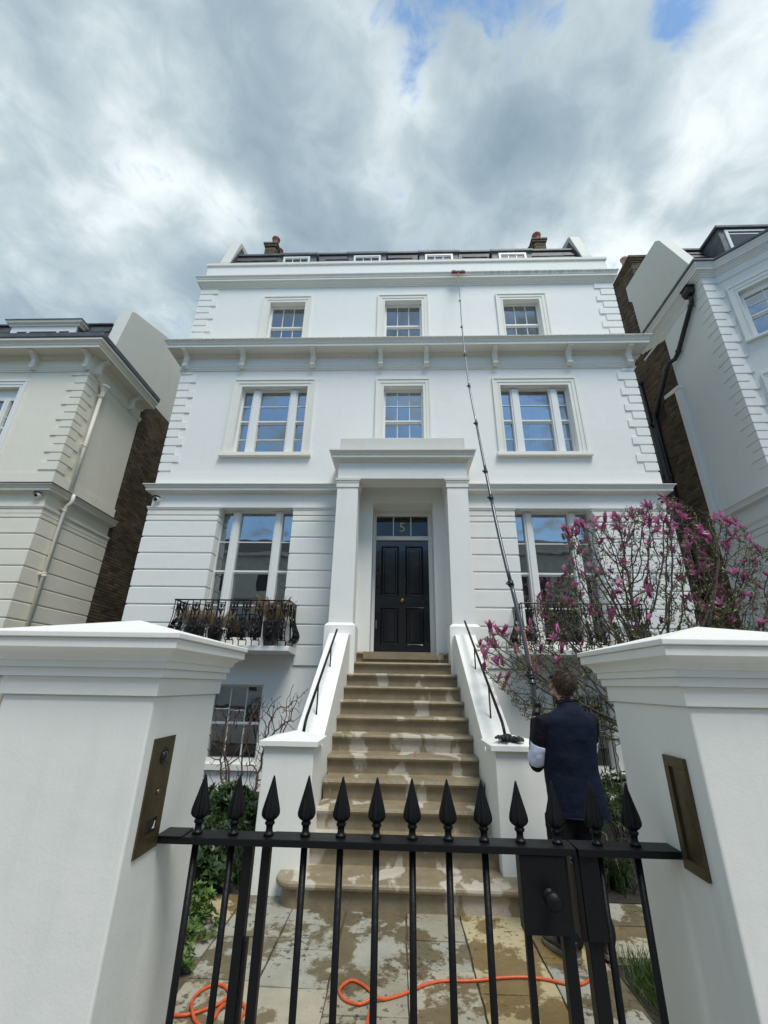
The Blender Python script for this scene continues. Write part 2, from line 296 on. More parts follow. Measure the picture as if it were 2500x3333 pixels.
# ------------------------------------------------------------------ helpers
class MB:
    """collects shapes and links them as ONE mesh object"""
    def __init__(s, tf=None): s.v = []; s.f = []; s.mi = []; s.cur = 0; s.tf = tf
    def add(s, vs, fs):
        b = len(s.v)
        for p in vs:
            p = tuple(p)
            s.v.append(s.tf(p) if s.tf else p)
        for f in fs: s.f.append([b + i for i in f]); s.mi.append(s.cur)
    def box(s, x0, x1, y0, y1, z0, z1):
        s.add([(x0, y0, z0), (x1, y0, z0), (x1, y1, z0), (x0, y1, z0), (x0, y0, z1), (x1, y0, z1), (x1, y1, z1), (x0, y1, z1)],
              [(0, 3, 2, 1), (4, 5, 6, 7), (0, 1, 5, 4), (1, 2, 6, 5), (2, 3, 7, 6), (3, 0, 4, 7)]); return s
    def quad(s, a, b, c, d): s.add([a, b, c, d], [(0, 1, 2, 3)]); return s
    def frustum(s, x0, x1, y0, y1, z0, z1, e):
        """box whose top is inset by e (e<0: flares out)"""
        s.add([(x0, y0, z0), (x1, y0, z0), (x1, y1, z0), (x0, y1, z0), (x0 + e, y0 + e, z1), (x1 - e, y0 + e, z1), (x1 - e, y1 - e, z1), (x0 + e, y1 - e, z1)],
              [(0, 3, 2, 1), (4, 5, 6, 7), (0, 1, 5, 4), (1, 2, 6, 5), (2, 3, 7, 6), (3, 0, 4, 7)]); return s
    def prism(s, poly, axis, a, b):
        """poly: 2D points; extruded along axis from a to b"""
        n = len(poly)
        def P(q, t): return {'x': (t, q[0], q[1]), 'y': (q[0], t, q[1]), 'z': (q[0], q[1], t)}[axis]
        s.add([P(q, a) for q in poly] + [P(q, b) for q in poly],
              [tuple(range(n))[::-1], tuple(range(n, 2 * n))] + [(i, (i + 1) % n, n + (i + 1) % n, n + i) for i in range(n)]); return s
    def tube(s, pts, r, n=8, cap=True, sq=1.0):
        pts = [Vector(p) for p in pts]; m = len(pts)
        rs = r if hasattr(r, '__len__') else [r] * m
        t0 = (pts[1] - pts[0]).normalized()
        ref = Vector((0, 0, 1)) if abs(t0.z) < 0.9 else Vector((0, 1, 0))
        u = t0.cross(ref).normalized(); vs = []
        for i, p in enumerate(pts):
            t = (pts[min(i + 1, m - 1)] - pts[max(i - 1, 0)]).normalized()
            u = (u - t * u.dot(t)).normalized(); v = t.cross(u)
            for k in range(n):
                a = 2 * math.pi * k / n
                vs.append(p + (u * math.cos(a) + v * math.sin(a) * sq) * rs[i])
        fs = [(i * n + k, i * n + (k + 1) % n, (i + 1) * n + (k + 1) % n, (i + 1) * n + k) for i in range(m - 1) for k in range(n)]
        if cap: fs += [tuple(range(n))[::-1], tuple((m - 1) * n + k for k in range(n))]
        s.add(vs, fs); return s
    def lathe(s, prof, c, n=20, flute=0, famp=0.0, fr=None):
        """prof: (radius, z) list round the vertical axis at c"""
        vs = []; m = len(prof)
        for (r, z) in prof:
            for k in range(n):
                a = 2 * math.pi * k / n; rr = r
                if flute and fr and fr[0] < z < fr[1]: rr = r * (1 - famp * (0.5 + 0.5 * math.cos(flute * a)))
                vs.append((c[0] + rr * math.cos(a), c[1] + rr * math.sin(a), c[2] + z))
        fs = [(i * n + k, i * n + (k + 1) % n, (i + 1) * n + (k + 1) % n, (i + 1) * n + k) for i in range(m - 1) for k in range(n)]
        fs += [tuple(range(n))[::-1], tuple((m - 1) * n + k for k in range(n))]
        s.add(vs, fs); return s
    def sweep(s, path, prof, close_ends=True):
        """moulding: path = plan points (outside is on the right of travel), prof = (offset, z) from bottom to top"""
        P = [Vector(p) for p in path]; m = len(P); k = len(prof); vs = []
        for i in range(m):
            ns = []
            if i > 0: d = (P[i] - P[i - 1]).normalized(); ns.append(Vector((d.y, -d.x)))
            if i < m - 1: d = (P[i + 1] - P[i]).normalized(); ns.append(Vector((d.y, -d.x)))
            if len(ns) == 2:
                nn = (ns[0] + ns[1]); nn = nn / (1 + ns[0].dot(ns[1]))
            else: nn = ns[0]
            for (e, z) in prof: vs.append((P[i].x + nn.x * e, P[i].y + nn.y * e, z))
        fs = [(i * k + j, (i + 1) * k + j, (i + 1) * k + j + 1, i * k + j + 1) for i in range(m - 1) for j in range(k - 1)]
        if close_ends: fs += [tuple(range(k)), tuple((m - 1) * k + j for j in range(k))[::-1]]
        s.add(vs, fs); return s
    def sphere(s, c, r, n=12, m=8, sx=1, sy=1, sz=1):
        s.add([(c[0] + sx * r * math.sin(math.pi * i / m) * math.cos(2 * math.pi * k / n), c[1] + sy * r * math.sin(math.pi * i / m) * math.sin(2 * math.pi * k / n), c[2] - sz * r * math.cos(math.pi * i / m)) for i in range(m + 1) for k in range(n)],
              [(i * n + k, i * n + (k + 1) % n, (i + 1) * n + (k + 1) % n, (i + 1) * n + k) for i in range(m) for k in range(n)]); return s
    def build(s, name, material, parent=None, smooth=False, bevel=0.0, label=None, kind=None, weld=False):
        me = bpy.data.meshes.new(name); me.from_pydata([tuple(p) for p in s.v], [], s.f)
        ms = material if isinstance(material, (list, tuple)) else [material]
        for q in ms: me.materials.append(M[q])
        if len(ms) > 1: me.polygons.foreach_set('material_index', s.mi)
        if smooth: me.polygons.foreach_set('use_smooth', [True] * len(me.polygons))
        me.update()
        o = link(name, me, parent)
        if bevel:
            bm = bmesh.new(); bm.from_mesh(me); bmesh.ops.recalc_face_normals(bm, faces=bm.faces); bm.to_mesh(me); bm.free()
            md = o.modifiers.new('bevel', 'BEVEL'); md.width = bevel; md.segments = 2; md.limit_method = 'ANGLE'; md.angle_limit = R(35)
        if label: o['label'] = label
        if kind: o['kind'] = kind
        return o
def link(name, me, parent=None):
    o = bpy.data.objects.new(name, me); COL.objects.link(o)
    if parent is not None:
        o.parent = parent
        o.location = -world_loc(parent)
    return o
def world_loc(o):
    v = Vector((0, 0, 0))
    while o is not None: v += Vector(o.location); o = o.parent
    return v
def thing(name, label, cat, loc=(0, 0, 0), group=None):
    o = bpy.data.objects.new(name, None); COL.objects.link(o); o.location = loc; o.empty_display_size = 0.2
    o['label'] = label; o['category'] = cat
    if group: o['group'] = group
    return o
def tag(o, label, cat, group=None):
    o['label'] = label; o['category'] = cat
    if group: o['group'] = group
    return o
def place(name, me, parent, loc, rot=(0, 0, 0), scale=(1, 1, 1)):
    """a further piece that shares mesh data; loc in world space"""
    o = bpy.data.objects.new(name, me); COL.objects.link(o)
    if parent is not None: o.parent = parent; o.location = Vector(loc) - world_loc(parent)
    else: o.location = loc
    o.rotation_euler = rot; o.scale = scale
    return o
def structure(name, mb, m, **k):
    o = mb.build(name, m, **k); o['kind'] = 'structure'; return o

# ------------------------------------------------------------------ ground
structure('ground', MB().box(-60, 60, -60, 60, -0.3, -0.06), 'soil')
structure('road', MB().box(-60, 60, -11, -3.2, -0.2, -0.13 + 0.0), 'asphalt')
structure('pavement', MB().box(-60, 60, -3.2, 1.56, -0.2, -0.004), 'paving_street')
structure('far_pavement', MB().box(-60, 60, -14.5, -11, -0.2, -0.01), 'paving_street')
# the paved front path: one bed of mortar, every flagstone its own piece
path = structure('path', MB().box(-1.30, 1.36, 1.56, 5.2, -0.20, -0.016), 'joint')
fl_x = [-1.24, -0.815, -0.40, 0.06, 0.47, 0.93, 1.33]
fl_y = [[1.6, 2.2, 2.75, 3.33, 3.79, 4.6], [1.6, 2.3, 2.9, 3.28, 3.665, 4.3], [1.6, 2.05, 2.6, 3.08, 3.51, 4.3], [1.6, 2.5, 3.02, 3.5, 3.83, 4.3], [1.6, 2.2, 2.85, 3.30, 4.3], [1.6, 2.4, 2.98, 3.62, 4.12, 4.6]]
for i, ys in enumerate(fl_y):
    for j in range(len(ys) - 1):
        h = random.uniform(-0.002, 0.003); a, b_ = random.uniform(.003, .006), random.uniform(.003, .006)
        m = MB(); x0, x1, y0, y1 = fl_x[i] + a, fl_x[i + 1] - b_, ys[j] + a, ys[j + 1] - b_
        jt = lambda: random.uniform(-.004, .004)
        n = 5; top = []
        for k in range(n): top.append((x0 + (x1 - x0) * k / n, y0 + jt()))
        for k in range(n): top.append((x1 + jt(), y0 + (y1 - y0) * k / n))
        for k in range(n): top.append((x1 - (x1 - x0) * k / n, y1 + jt()))
        for k in range(n): top.append((x0 + jt(), y1 - (y1 - y0) * k / n))
        m.prism(top, 'z', -0.05, h)
        m.build('flagstone', 'flag_stone', path, bevel=0.004)
# flagged edge strip to the right of the path, in front of the planting
for j, (y0, y1) in enumerate([(3.72, 4.12), (4.13, 4.50)]):
    MB().prism([(1.345, y0), (1.98, y0 + 0.02), (1.98, y1), (1.345, y1)], 'z', -0.05, 0.0).build('flagstone', 'flag_stone', path, bevel=0.004)
for j, (y0, y1) in enumerate([(3.55, 4.0), (4.01, 4.42)]):
    MB().prism([(-1.9, y0 + 0.1), (-1.255, y0), (-1.255, y1), (-1.9, y1)], 'z', -0.05, -0.004).build('flagstone', 'flag_stone', path, bevel=0.004)
bed = MB()
def soilbed(m, x0, x1, y0, y1, z):
    nx, ny = 14, 18; g = [[(x0 + (x1 - x0) * i / nx, y0 + (y1 - y0) * j / ny, z + random.uniform(-.015, .02)) for i in range(nx + 1)] for j in range(ny + 1)]
    vs = [p for r_ in g for p in r_]
    m.add(vs, [(j * (nx + 1) + i, j * (nx + 1) + i + 1, (j + 1) * (nx + 1) + i + 1, (j + 1) * (nx + 1) + i) for j in range(ny) for i in range(nx)])
soilbed(bed, -7.3, -1.26, 2.15, 3.56, -0.03); soilbed(bed, -7.3, -1.24, 4.40, 8.0, -0.01); soilbed(bed, -7.3, -1.88, 3.5, 4.5, -0.02)
soilbed(bed, 1.34, 7.4, 2.15, 3.72, -0.03); soilbed(bed, 1.30, 7.4, 4.48, 8.0, -0.01); soilbed(bed, 1.96, 7.4, 3.6, 4.6, -0.02)
structure('planting_bed', bed, 'soil')

# ------------------------------------------------------------------ wall with openings
def wall(m, u0, u1, z0, z1, y, ops, depth, back=True):
    """front sheet at y with rectangular openings (u0,u1,z0,z1[,depth]) and their reveals"""
    us = sorted({u0, u1, *[o[0] for o in ops], *[o[1] for o in ops]}); zs = sorted({z0, z1, *[o[2] for o in ops], *[o[3] for o in ops]})
    us = [u for u in us if u0 <= u <= u1]; zs = [z for z in zs if z0 <= z <= z1]
    for a, b in zip(us, us[1:]):
        run = None
        for c, d in zip(zs, zs[1:]):
            cx, cz = (a + b) / 2, (c + d) / 2
            hole = any(o[0] < cx < o[1] and o[2] < cz < o[3] for o in ops)
            if not hole: m.quad((a, y, c), (b, y, c), (b, y, d), (a, y, d))
    for o in ops:
        dp = o[4] if len(o) > 4 else depth; a, b, c, d = o[:4]; Y = y + dp
        m.quad((a, y, c), (a, y, d), (a, Y, d), (a, Y, c)); m.quad((b, y, c), (b, Y, c), (b, Y, d), (b, y, d))
        m.quad((a, y, d), (b, y, d), (b, Y, d), (a, Y, d)); m.quad((a, y, c), (a, Y, c), (b, Y, c), (b, y, c))
ORI = lambda p: p

def window(root, x0, x1, z0, z1, y, lights, rows, tf=None, cols=1, blind=None, curtain=False, bars='v'):
    """sash window filling the opening x0..x1, z0..z1 with its glass at y.
    lights: glass spans; rows: list of (top, bottom) glass rows from the top; rows after 'meet' belong to the lower sash"""
    fr = MB(tf)
    zt, zb = rows[0][0], rows[-1][1]
    fr.box(x0, x1, y - 0.035, y + 0.06, zt, z1); fr.box(x0, x1, y - 0.05, y + 0.06, z0, zb)
    xs = [x0] + [v for l in lights for v in l] + [x1]
    for a, b in zip(xs[0::2], xs[1::2]):
        outer = (a == x0 or b == x1)
        fr.box(a, b, y - (0.04 if outer else 0.062), y + 0.06, zb - 0.001 + 0.001, zt)
        if not outer:
            fr.box(a + 0.035, b - 0.035, y - 0.085, y - 0.0625, zb, zt)
    win = fr.build('window', 'white_timber', root)
    for (a, b) in lights:
        nc = cols
        for ri, (t, bt) in enumerate(rows):
            yy = y if bt > (rows[-1][1] + (zt - zb) * 0.0) and t > rows_meet(rows) else y + 0.035
            w_ = (b - a - 0.022 * (nc - 1)) / nc
            for k in range(nc):
                xa = a + k * (w_ + 0.022)
                pane(tf, xa, xa + w_, yy + 0.010, bt, t).build('pane', 'window_glass', win)
                if k < nc - 1: MB(tf).prism([(xa + w_, yy + 0.02), (xa + w_, yy + 0.004), (xa + w_ + 0.008, yy - 0.010), (xa + w_ + 0.014, yy - 0.010), (xa + w_ + 0.022, yy + 0.004), (xa + w_ + 0.022, yy + 0.02)], 'z', bt, t).build('glazing_bar', 'white_timber', win)
            if ri < len(rows) - 1:
                nt_ = rows[ri + 1][0]; h = bt - nt_
                if h > 0.04:
                    MB(tf).box(a, b, yy - 0.012, yy + 0.022, bt - 0.035, bt).box(a, b, yy + 0.024, yy + 0.06, nt_, bt - 0.008).build('meeting_rail', 'white_timber', win)
                    for sx in (a, b):     # horns
                        MB(tf).prism([(yy - 0.03, bt - 0.036), (yy + 0.02, bt - 0.036), (yy + 0.02, bt - 0.10), (yy + 0.008, bt - 0.105), (yy - 0.004, bt - 0.075), (yy - 0.024, bt - 0.06)], 'x', sx - 0.012 if sx == b else sx - 0.0275, sx + 0.0275 if sx == b else sx + 0.012).build('sash_horn', 'white_timber', win)
                else:
                    MB(tf).box(a, b, yy - 0.006, yy + 0.02, nt_, bt).build('glazing_bar', 'white_timber', win)
    if blind:
        mb = MB(tf); zc = z1; k = 0; yb = y + 0.13
        while zc > blind:
            zn = max(blind, zc - 0.19); mb.quad((x0, yb, zc), (x1, yb, zc), (x1, yb - 0.03, zn + 0.02), (x0, yb - 0.03, zn + 0.02)); mb.quad((x0, yb - 0.03, zn + 0.02), (x1, yb - 0.03, zn + 0.02), (x1, yb, zn), (x0, yb, zn)); zc = zn
        mb.build('blind', 'blind_fabric', win)
    if curtain:
        mb = MB(tf); n = 60; yb = y + 0.16
        for (ca, cb) in (curtain if isinstance(curtain, list) else [(x0, x1)]):
            for i in range(n):
                xa, xb = ca + (cb - ca) * i / n, ca + (cb - ca) * (i + 1) / n
                f = lambda q: yb + 0.03 * math.sin(q * 62) + 0.012 * math.sin(q * 151)
                mb.quad((xa, f(xa), z0), (xb, f(xb), z0), (xb, f(xb), z1), (xa, f(xa), z1))
        mb.build('curtain', 'curtain_fabric', win)
    return win
def pane(tf, xa, xb, y, zb, zt):
    """old glass never sits quite true: each pane leans a fraction of a degree"""
    m = MB(tf); q = [random.uniform(-.0022, .0022) for _ in range(3)]; c = [y + q[0], y + q[1], y + q[1] + q[2], y + q[0] + q[2]]
    v = [(xa, c[0], zb), (xb, c[1], zb), (xb, c[2], zt), (xa, c[3], zt)]
    m.add(v + [(a, b + .003, z) for a, b, z in v], [(0, 1, 2, 3), (7, 6, 5, 4), (0, 4, 5, 1), (1, 5, 6, 2), (2, 6, 7, 3), (3, 7, 4, 0)]); return m
def rows_meet(rows):
    """height of the meeting rail: the row gap wider than 4 cm"""
    for (a, b) in zip(rows, rows[1:]):
        if a[1] - b[0] > 0.04: return a[1] - 0.001
    return -1
def architrave(root, ox0, ox1, oz0, oz1, x0, x1, z1, tf=None, y=8.0, m='stucco_trim', name='architrave'):
    """stepped surround: outer edge ox0..ox1/oz1 to opening x0..x1/z1"""
    mb = MB(tf)
    def ring(a, b, c, e0, e1):          # inset fractions -> mitred strip pieces
        pass
    steps = [(0.0, 0.045), (0.22, 0.030), (0.62, 0.018), (0.80, 0.026)]
    for i, (f, e) in enumerate(steps):
        f2 = steps[i + 1][0] if i + 1 < len(steps) else 1.0
        a0, a1 = ox0 + (x0 - ox0) * f, ox0 + (x0 - ox0) * f2
        b0, b1 = ox1 + (x1 - ox1) * f, ox1 + (x1 - ox1) * f2
        t0, t1 = oz1 + (z1 - oz1) * f, oz1 + (z1 - oz1) * f2
        mb.box(a0, a1, y - e, y + 0.001, oz0, t1); mb.box(b1, b0, y - e, y + 0.001, oz0, t1); mb.box(a0, b0, y - e - 0.0004, y + 0.001, t1, t0)
    return mb.build(name, m, root)
def bricks(root, pt, a0, a1, z0, z1, test, origin, m='brick_brown', proud=0.010, cap=300, face='x', sgn=-1, name='brick'):
    """bond of real bricks on a plane; pt(a, off, z) maps along/proud/height; nearest ones single, rest joined"""
    L_ = []; r0 = int(math.floor(z0 / 0.075)); r1 = int(math.ceil(z1 / 0.075))
    for r_ in range(r0, r1):
        off = 0.1125 * (r_ % 2); k0 = int(math.floor((a0 + off) / 0.225)) - 1; k1 = int(math.ceil((a1 + off) / 0.225)) + 1
        for k in range(k0, k1):
            s = max(a0, k * 0.225 - off + 0.007); e = min(a1, (k + 1) * 0.225 - off - 0.007)
            zb, zt = r_ * 0.075 + 0.007, r_ * 0.075 + 0.068
            if e - s < 0.03 or zb < z0 or zt > z1 or not test((s + e) / 2, (zb + zt) / 2): continue
            L_.append((s, e, zb, zt))
    cen = Vector(origin)
    L_.sort(key=lambda q: (Vector(pt((q[0] + q[1]) / 2, 0, (q[2] + q[3]) / 2)) - cen).length)
    def one(mb, q):
        s, e, zb, zt = q; pr = proud + random.uniform(-.004, .004); c = 0.004
        j = [random.uniform(-.003, .003) for _ in range(4)]
        f = [(s + j[0], -0.03, zb), (e + j[1], -0.03, zb), (e + j[1], -0.03, zt), (s + j[0], -0.03, zt)]
        g = [(s + c + j[0], pr, zb + c), (e - c + j[1], pr, zb + c), (e - c + j[1], pr, zt - c + j[2]), (s + c + j[0], pr, zt - c + j[3])]
        mid = [(s + j[0], pr - c, zb), (e + j[1], pr - c, zb), (e + j[1], pr - c, zt), (s + j[0], pr - c, zt)]
        mb.add([pt(*p) for p in f + mid + g], [(0, 1, 5, 4), (1, 2, 6, 5), (2, 3, 7, 6), (3, 0, 4, 7), (4, 5, 9, 8), (5, 6, 10, 9), (6, 7, 11, 10), (7, 4, 8, 11), (8, 9, 10, 11)])
    for q in L_[:cap]:
        mb = MB(); one(mb, q); mb.build(name, m, root)
    if L_[cap:]:
        mb = MB()
        for q in L_[cap:]: one(mb, q)
        mb.build('brickwork', m, root, kind='stuff')

# ------------------------------------------------------------------ the white house
CX = 0.09; XL, XR = -5.13, 5.31; FY = 8.0
house = thing('town_house', 'tall white stucco villa in the centre, black front door above the steps', 'house', (CX, FY, 0))
W1 = [(-3.70, -2.12, 2.22, 4.945), (2.27, 3.85, 2.22, 4.945)]
W2 = [(-3.64, -2.11, 6.21, 7.965), (-0.361, 0.53, 6.21, 7.955), (2.271, 3.79, 6.21, 7.955)]
W3 = [(-3.28, -2.385, 9.12, 10.58), (-0.376, 0.541, 9.12, 10.585), (2.555, 3.449, 9.12, 10.567)]
WB = [(-3.27, -2.355, 0.38, 1.585), (2.60, 3.53, 0.38, 1.52)]
DR = (-0.53, 0.675, 1.9, 5.06)
mb = MB()
wall(mb, XL, XR, -0.05, 12.0, FY, [(*o, 0.23) for o in W1] + [(*o, 0.15) for o in W2 + W3] + [(*o, 0.12) for o in WB] + [(*DR, 0.45)], 0.15)
mb.quad((XL, FY, -0.05), (XL, FY, 12.0), (XL, FY + 9, 12.0), (XL, FY + 9, -0.05)); mb.quad((XR, FY, -0.05), (XR, FY + 9, -0.05), (XR, FY + 9, 12.0), (XR, FY, 12.0))
mb.quad((XL, FY + 9, -0.05), (XL, FY + 9, 12), (XR, FY + 9, 12), (XR, FY + 9, -0.05)); mb.quad((XL, FY + .2, 11.9), (XR, FY + .2, 11.9), (XR, FY + 9, 11.9), (XL, FY + 9, 11.9))
mb.build('wall', 'stucco_white', house)
# dark rooms behind the glass
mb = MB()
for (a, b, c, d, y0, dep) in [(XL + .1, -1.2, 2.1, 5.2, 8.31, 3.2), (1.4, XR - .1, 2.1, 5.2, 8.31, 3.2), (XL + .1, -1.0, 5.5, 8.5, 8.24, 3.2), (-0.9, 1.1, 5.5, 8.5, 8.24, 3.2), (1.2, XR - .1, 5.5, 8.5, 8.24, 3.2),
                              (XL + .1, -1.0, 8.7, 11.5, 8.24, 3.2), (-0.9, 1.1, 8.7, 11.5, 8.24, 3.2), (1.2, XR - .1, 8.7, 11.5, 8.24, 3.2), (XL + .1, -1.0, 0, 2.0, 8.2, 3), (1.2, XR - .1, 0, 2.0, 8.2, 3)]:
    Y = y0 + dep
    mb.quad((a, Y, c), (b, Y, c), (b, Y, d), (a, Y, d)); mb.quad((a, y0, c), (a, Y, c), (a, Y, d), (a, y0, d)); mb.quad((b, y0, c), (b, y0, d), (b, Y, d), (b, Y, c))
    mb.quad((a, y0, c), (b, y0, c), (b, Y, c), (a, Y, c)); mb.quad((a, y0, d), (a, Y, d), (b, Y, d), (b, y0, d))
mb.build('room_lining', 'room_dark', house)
ml = lambda name, prof, path=[(XL, FY + 9), (XL, FY), (XR, FY), (XR, FY + 9)], m='stucco_trim', parent=None: MB().sweep(path, prof).build(name, m, parent or house)
# sweeps run with the outside on the right-hand side, so the path goes left to right with y decreasing outward
ml('parapet_coping', [(0.0, 11.915), (0.028, 11.915), (0.034, 11.93), (0.034, 12.0), (0.0, 12.012), (-0.28, 12.03), (-0.28, 11.8)])
ml('upper_cornice', [(0, 11.085), (0.022, 11.085), (0.022, 11.118), (0.036, 11.123), (0.038, 11.150), (0.055, 11.158), (0.075, 11.195), (0.105, 11.215), (0.108, 11.225), (0.128, 11.230), (0.128, 11.285), (0.138, 11.290), (0.142, 11.315), (0.155, 11.345), (0.172, 11.365), (0.174, 11.388), (0.16, 11.392), (0, 11.43)], m='cornice_stained')
ml('main_cornice', [(0, 8.895), (0.03, 8.89), (0.30, 8.885), (0.30, 8.872), (0.318, 8.872), (0.318, 8.938), (0.330, 8.943), (0.332, 8.957), (0.338, 8.985), (0.362, 9.02), (0.392, 9.035), (0.394, 9.055), (0.38, 9.06), (0, 9.11)], m='cornice_mossy')
ml('cornice_cove', [(0, 8.80), (0.012, 8.80), (0.014, 8.818), (0.03, 8.84), (0.055, 8.87), (0.06, 8.892)])
ml('architrave_moulding', [(0, 8.425), (0.022, 8.43), (0.024, 8.465), (0.036, 8.470), (0.038, 8.510), (0.052, 8.530), (0.052, 8.545), (0, 8.555)])
ml('plinth_band', [(0, 5.44), (0.016, 5.44), (0.016, 5.745), (0, 5.752)], m='stucco_white')
# string course: stops either side of the porch
sp = [(0.0, 5.245), (0.03, 5.262), (0.09, 5.275), (0.105, 5.28), (0.125, 5.282), (0.125, 5.335), (0.137, 5.34), (0.14, 5.358), (0.158, 5.385), (0.178, 5.395), (0.180, 5.412), (0.165, 5.418), (0, 5.45)]
ml('string_course', sp, [(XL, FY + 9), (XL, FY), (-1.15, FY)]); ml('string_course', sp, [(1.26, FY), (XR, FY), (XR, FY + 9)])
ip = [(0, 4.775), (0.027, 4.775), (0.027, 4.885), (0.040, 4.889), (0.040, 4.918), (0.052, 4.922), (0.052, 4.950), (0, 4.960)]
for a, b in (((XL, FY + 9), -3.70), (None, None)):
    pass
ml('impost_moulding', ip, [(XL, FY + 3), (XL, FY), (-3.70, FY), (-3.70, FY + .2)]); ml('impost_moulding', ip, [(-2.12, FY + .2), (-2.12, FY), (-1.1, FY)])
ml('impost_moulding', ip, [(1.2, FY), (2.27, FY), (2.27, FY + .2)]); ml('impost_moulding', ip, [(3.85, FY + .2), (3.85, FY), (XR, FY), (XR, FY + 3)])
# rusticated courses: every channelled course either side of the windows is a piece
js = [4.76, 4.63, 4.292, 3.955, 3.620, 3.284, 2.950, 2.612, 2.253, 1.890]
for zt, zb in zip(js, js[1:]):
    c = [(0, zb + 0.012), (0.015, zb + 0.016), (0.026, zb + 0.030), (0.026, zt - 0.016), (0.015, zt - 0.004), (0, zt)]
    lo = zb < 2.3
    ml('stucco_course', c, [(XL, FY + 9), (XL, FY), (-3.70, FY), (-3.70, FY + .2)] if not lo else [(XL, FY + 9), (XL, FY), (-3.95, FY)], 'stucco_white')
    ml('stucco_course', c, [(-2.12, FY + .2), (-2.12, FY), (-1.0, FY)] if not lo else [(-1.87, FY), (-1.0, FY)], 'stucco_white')
    ml('stucco_course', c, [(1.1, FY), (2.27, FY), (2.27, FY + .2)] if not lo else [(1.1, FY), (2.05, FY)], 'stucco_white')
    ml('stucco_course', c, [(3.85, FY + .2), (3.85, FY), (XR, FY), (XR, FY + 9)] if not lo else [(4.12, FY), (XR, FY), (XR, FY + 9)], 'stucco_white')
# quoins
def quoin(root, xc, side, zt, zb, L0, L1, y=FY, m='stucco_white', ret=True):
    """one L-shaped block wrapping the corner xc (side -1 left corner, +1 right corner)"""
    e = 0.022; c = [(0, zb), (e * .6, zb + 0.004), (e, zb + 0.014), (e, zt - 0.010), (e * .6, zt - 0.002), (0, zt)]
    if side < 0: pth = [(xc, y + L1), (xc, y), (xc + L0, y)]
    else: pth = [(xc - L0, y), (xc, y), (xc, y + L1)]
    MB().sweep(pth, c).build('quoin', m, root)
z = 8.425
zs = [8.296 + 0.02] + [8.081, 7.871, 7.658, 7.459 - .01, 7.241, 7.035, 6.825, 6.610, 6.395, 6.187, 5.980, 5.770]
prev = 8.425
for i, zb in enumerate(zs):
    Lq = 0.375 if i % 2 else 0.25
    for xc, s in ((XL, -1), (XR, 1)): quoin(house, xc, s, prev - 0.012, zb + 0.004, Lq, 0.625 - Lq)
    prev = zb
prev = 11.085
for i, zb in enumerate([10.895, 10.683, 10.474, 10.262, 10.048, 9.838, 9.628, 9.42]):
    Lq = 0.445 if i % 2 == 0 else 0.31
    for xc, s in ((XL, -1), (XR, 1)): quoin(house, xc, s, prev - 0.012, zb + 0.004, Lq, 0.755 - Lq)
    prev = zb
# cornice brackets
def bracket_mesh():
    m = MB(); wd = 0.052
    pr = [(-0.285, 8.885), (-0.285, 8.825), (-0.235, 8.815), (-0.175, 8.79), (-0.135, 8.74), (-0.125, 8.67), (-0.13, 8.60), (-0.115, 8.555), (-0.135, 8.535), (-0.13, 8.49), (-0.09, 8.455), (-0.05, 8.46), (-0.03, 8.50), (0.0, 8.50), (0.0, 8.885)]
    m.prism([(FY + a, b) for a, b in pr], 'x', -wd, wd)
    m.box(-wd - .008, wd + .008, FY - 0.297, FY - 0.19, 8.832, 8.884)
    m.prism([(FY + a * 0.8 - 0.012, b) for a, b in [(-0.20, 8.78), (-0.165, 8.74), (-0.15, 8.68), (-0.15, 8.6), (-0.12, 8.6), (-0.12, 8.76)]], 'x', -wd * .45, wd * .45)
    m.box(-wd - .006, wd + .006, FY - 0.142, FY - 0.02, 8.50, 8.54)
    return m
bm0 = bracket_mesh().build('bracket', 'stucco_trim', house, bevel=0.004)
bxs = [-5.06, -3.705, -2.036, -0.445, 0.618, 2.20, 3.885, 5.24]
bm0.location = Vector((bxs[0], 0, 0)) - Vector((CX, FY, 0))
for x in bxs[1:]:
    o = bm0.copy(); COL.objects.link(o); o.parent = house; o.location = Vector((x, 0, 0)) - Vector((CX, FY, 0))
for x, s in ((XL, -1), (XR, 1)):     # the side brackets of the return
    o = bm0.copy(); COL.objects.link(o); o.parent = house
    o.rotation_euler = (0, 0, R(90 * s)); p = Vector((x + FY * s, 8.12, 0)); o.location = p - Vector((CX, FY, 0))
# windows
for i, (a, b, c, d) in enumerate(W1):
    Y = 8.24; q = 0 if i == 0 else 5.97
    window(house, a, b, c, d, Y, [(-3.665 + q, -3.445 + q), (-3.285 + q, -2.565 + q), (-2.405 + q, -2.165 + q)], [(4.905, 4.285), (4.265, 3.685), (3.625, 3.015), (2.995, 2.40)], curtain=False)
for i, (a, b, c, d) in enumerate((W2[0], W2[2])):
    q = 0 if i == 0 else 5.905
    window(house, a, b, c, d, 8.15, [(-3.60 + q, -3.395 + q), (-3.205 + q, -2.53 + q), (-2.345 + q, -2.155 + q)], [(7.91, 7.527), (7.509, 7.13), (7.06, 6.667), (6.650, 6.30)],
           blind=7.22 if i == 0 else None, curtain=False if i == 0 else [(a, a + .42), (a + .3, b)])
window(house, *W2[1], 8.15, [(-0.318, 0.492)], [(7.895, 7.522), (7.504, 7.13), (7.06, 6.70), (6.68, 6.30)], cols=3, blind=7.22)
for i, (a, b, c, d) in enumerate(W3):
    window(house, a, b, c, d, 8.15, [(a + 0.045, b - 0.045)], [(10.52, 9.915), (9.85, 9.25)], cols=3, blind=[9.78, 9.95, None][i], curtain=[(3.05, 3.45)] if i == 2 else False)
window(house, *WB[0], 8.12, [(-3.23, -2.395)], [(1.55, 0.99), (0.945, 0.44)], cols=3, blind=1.05)
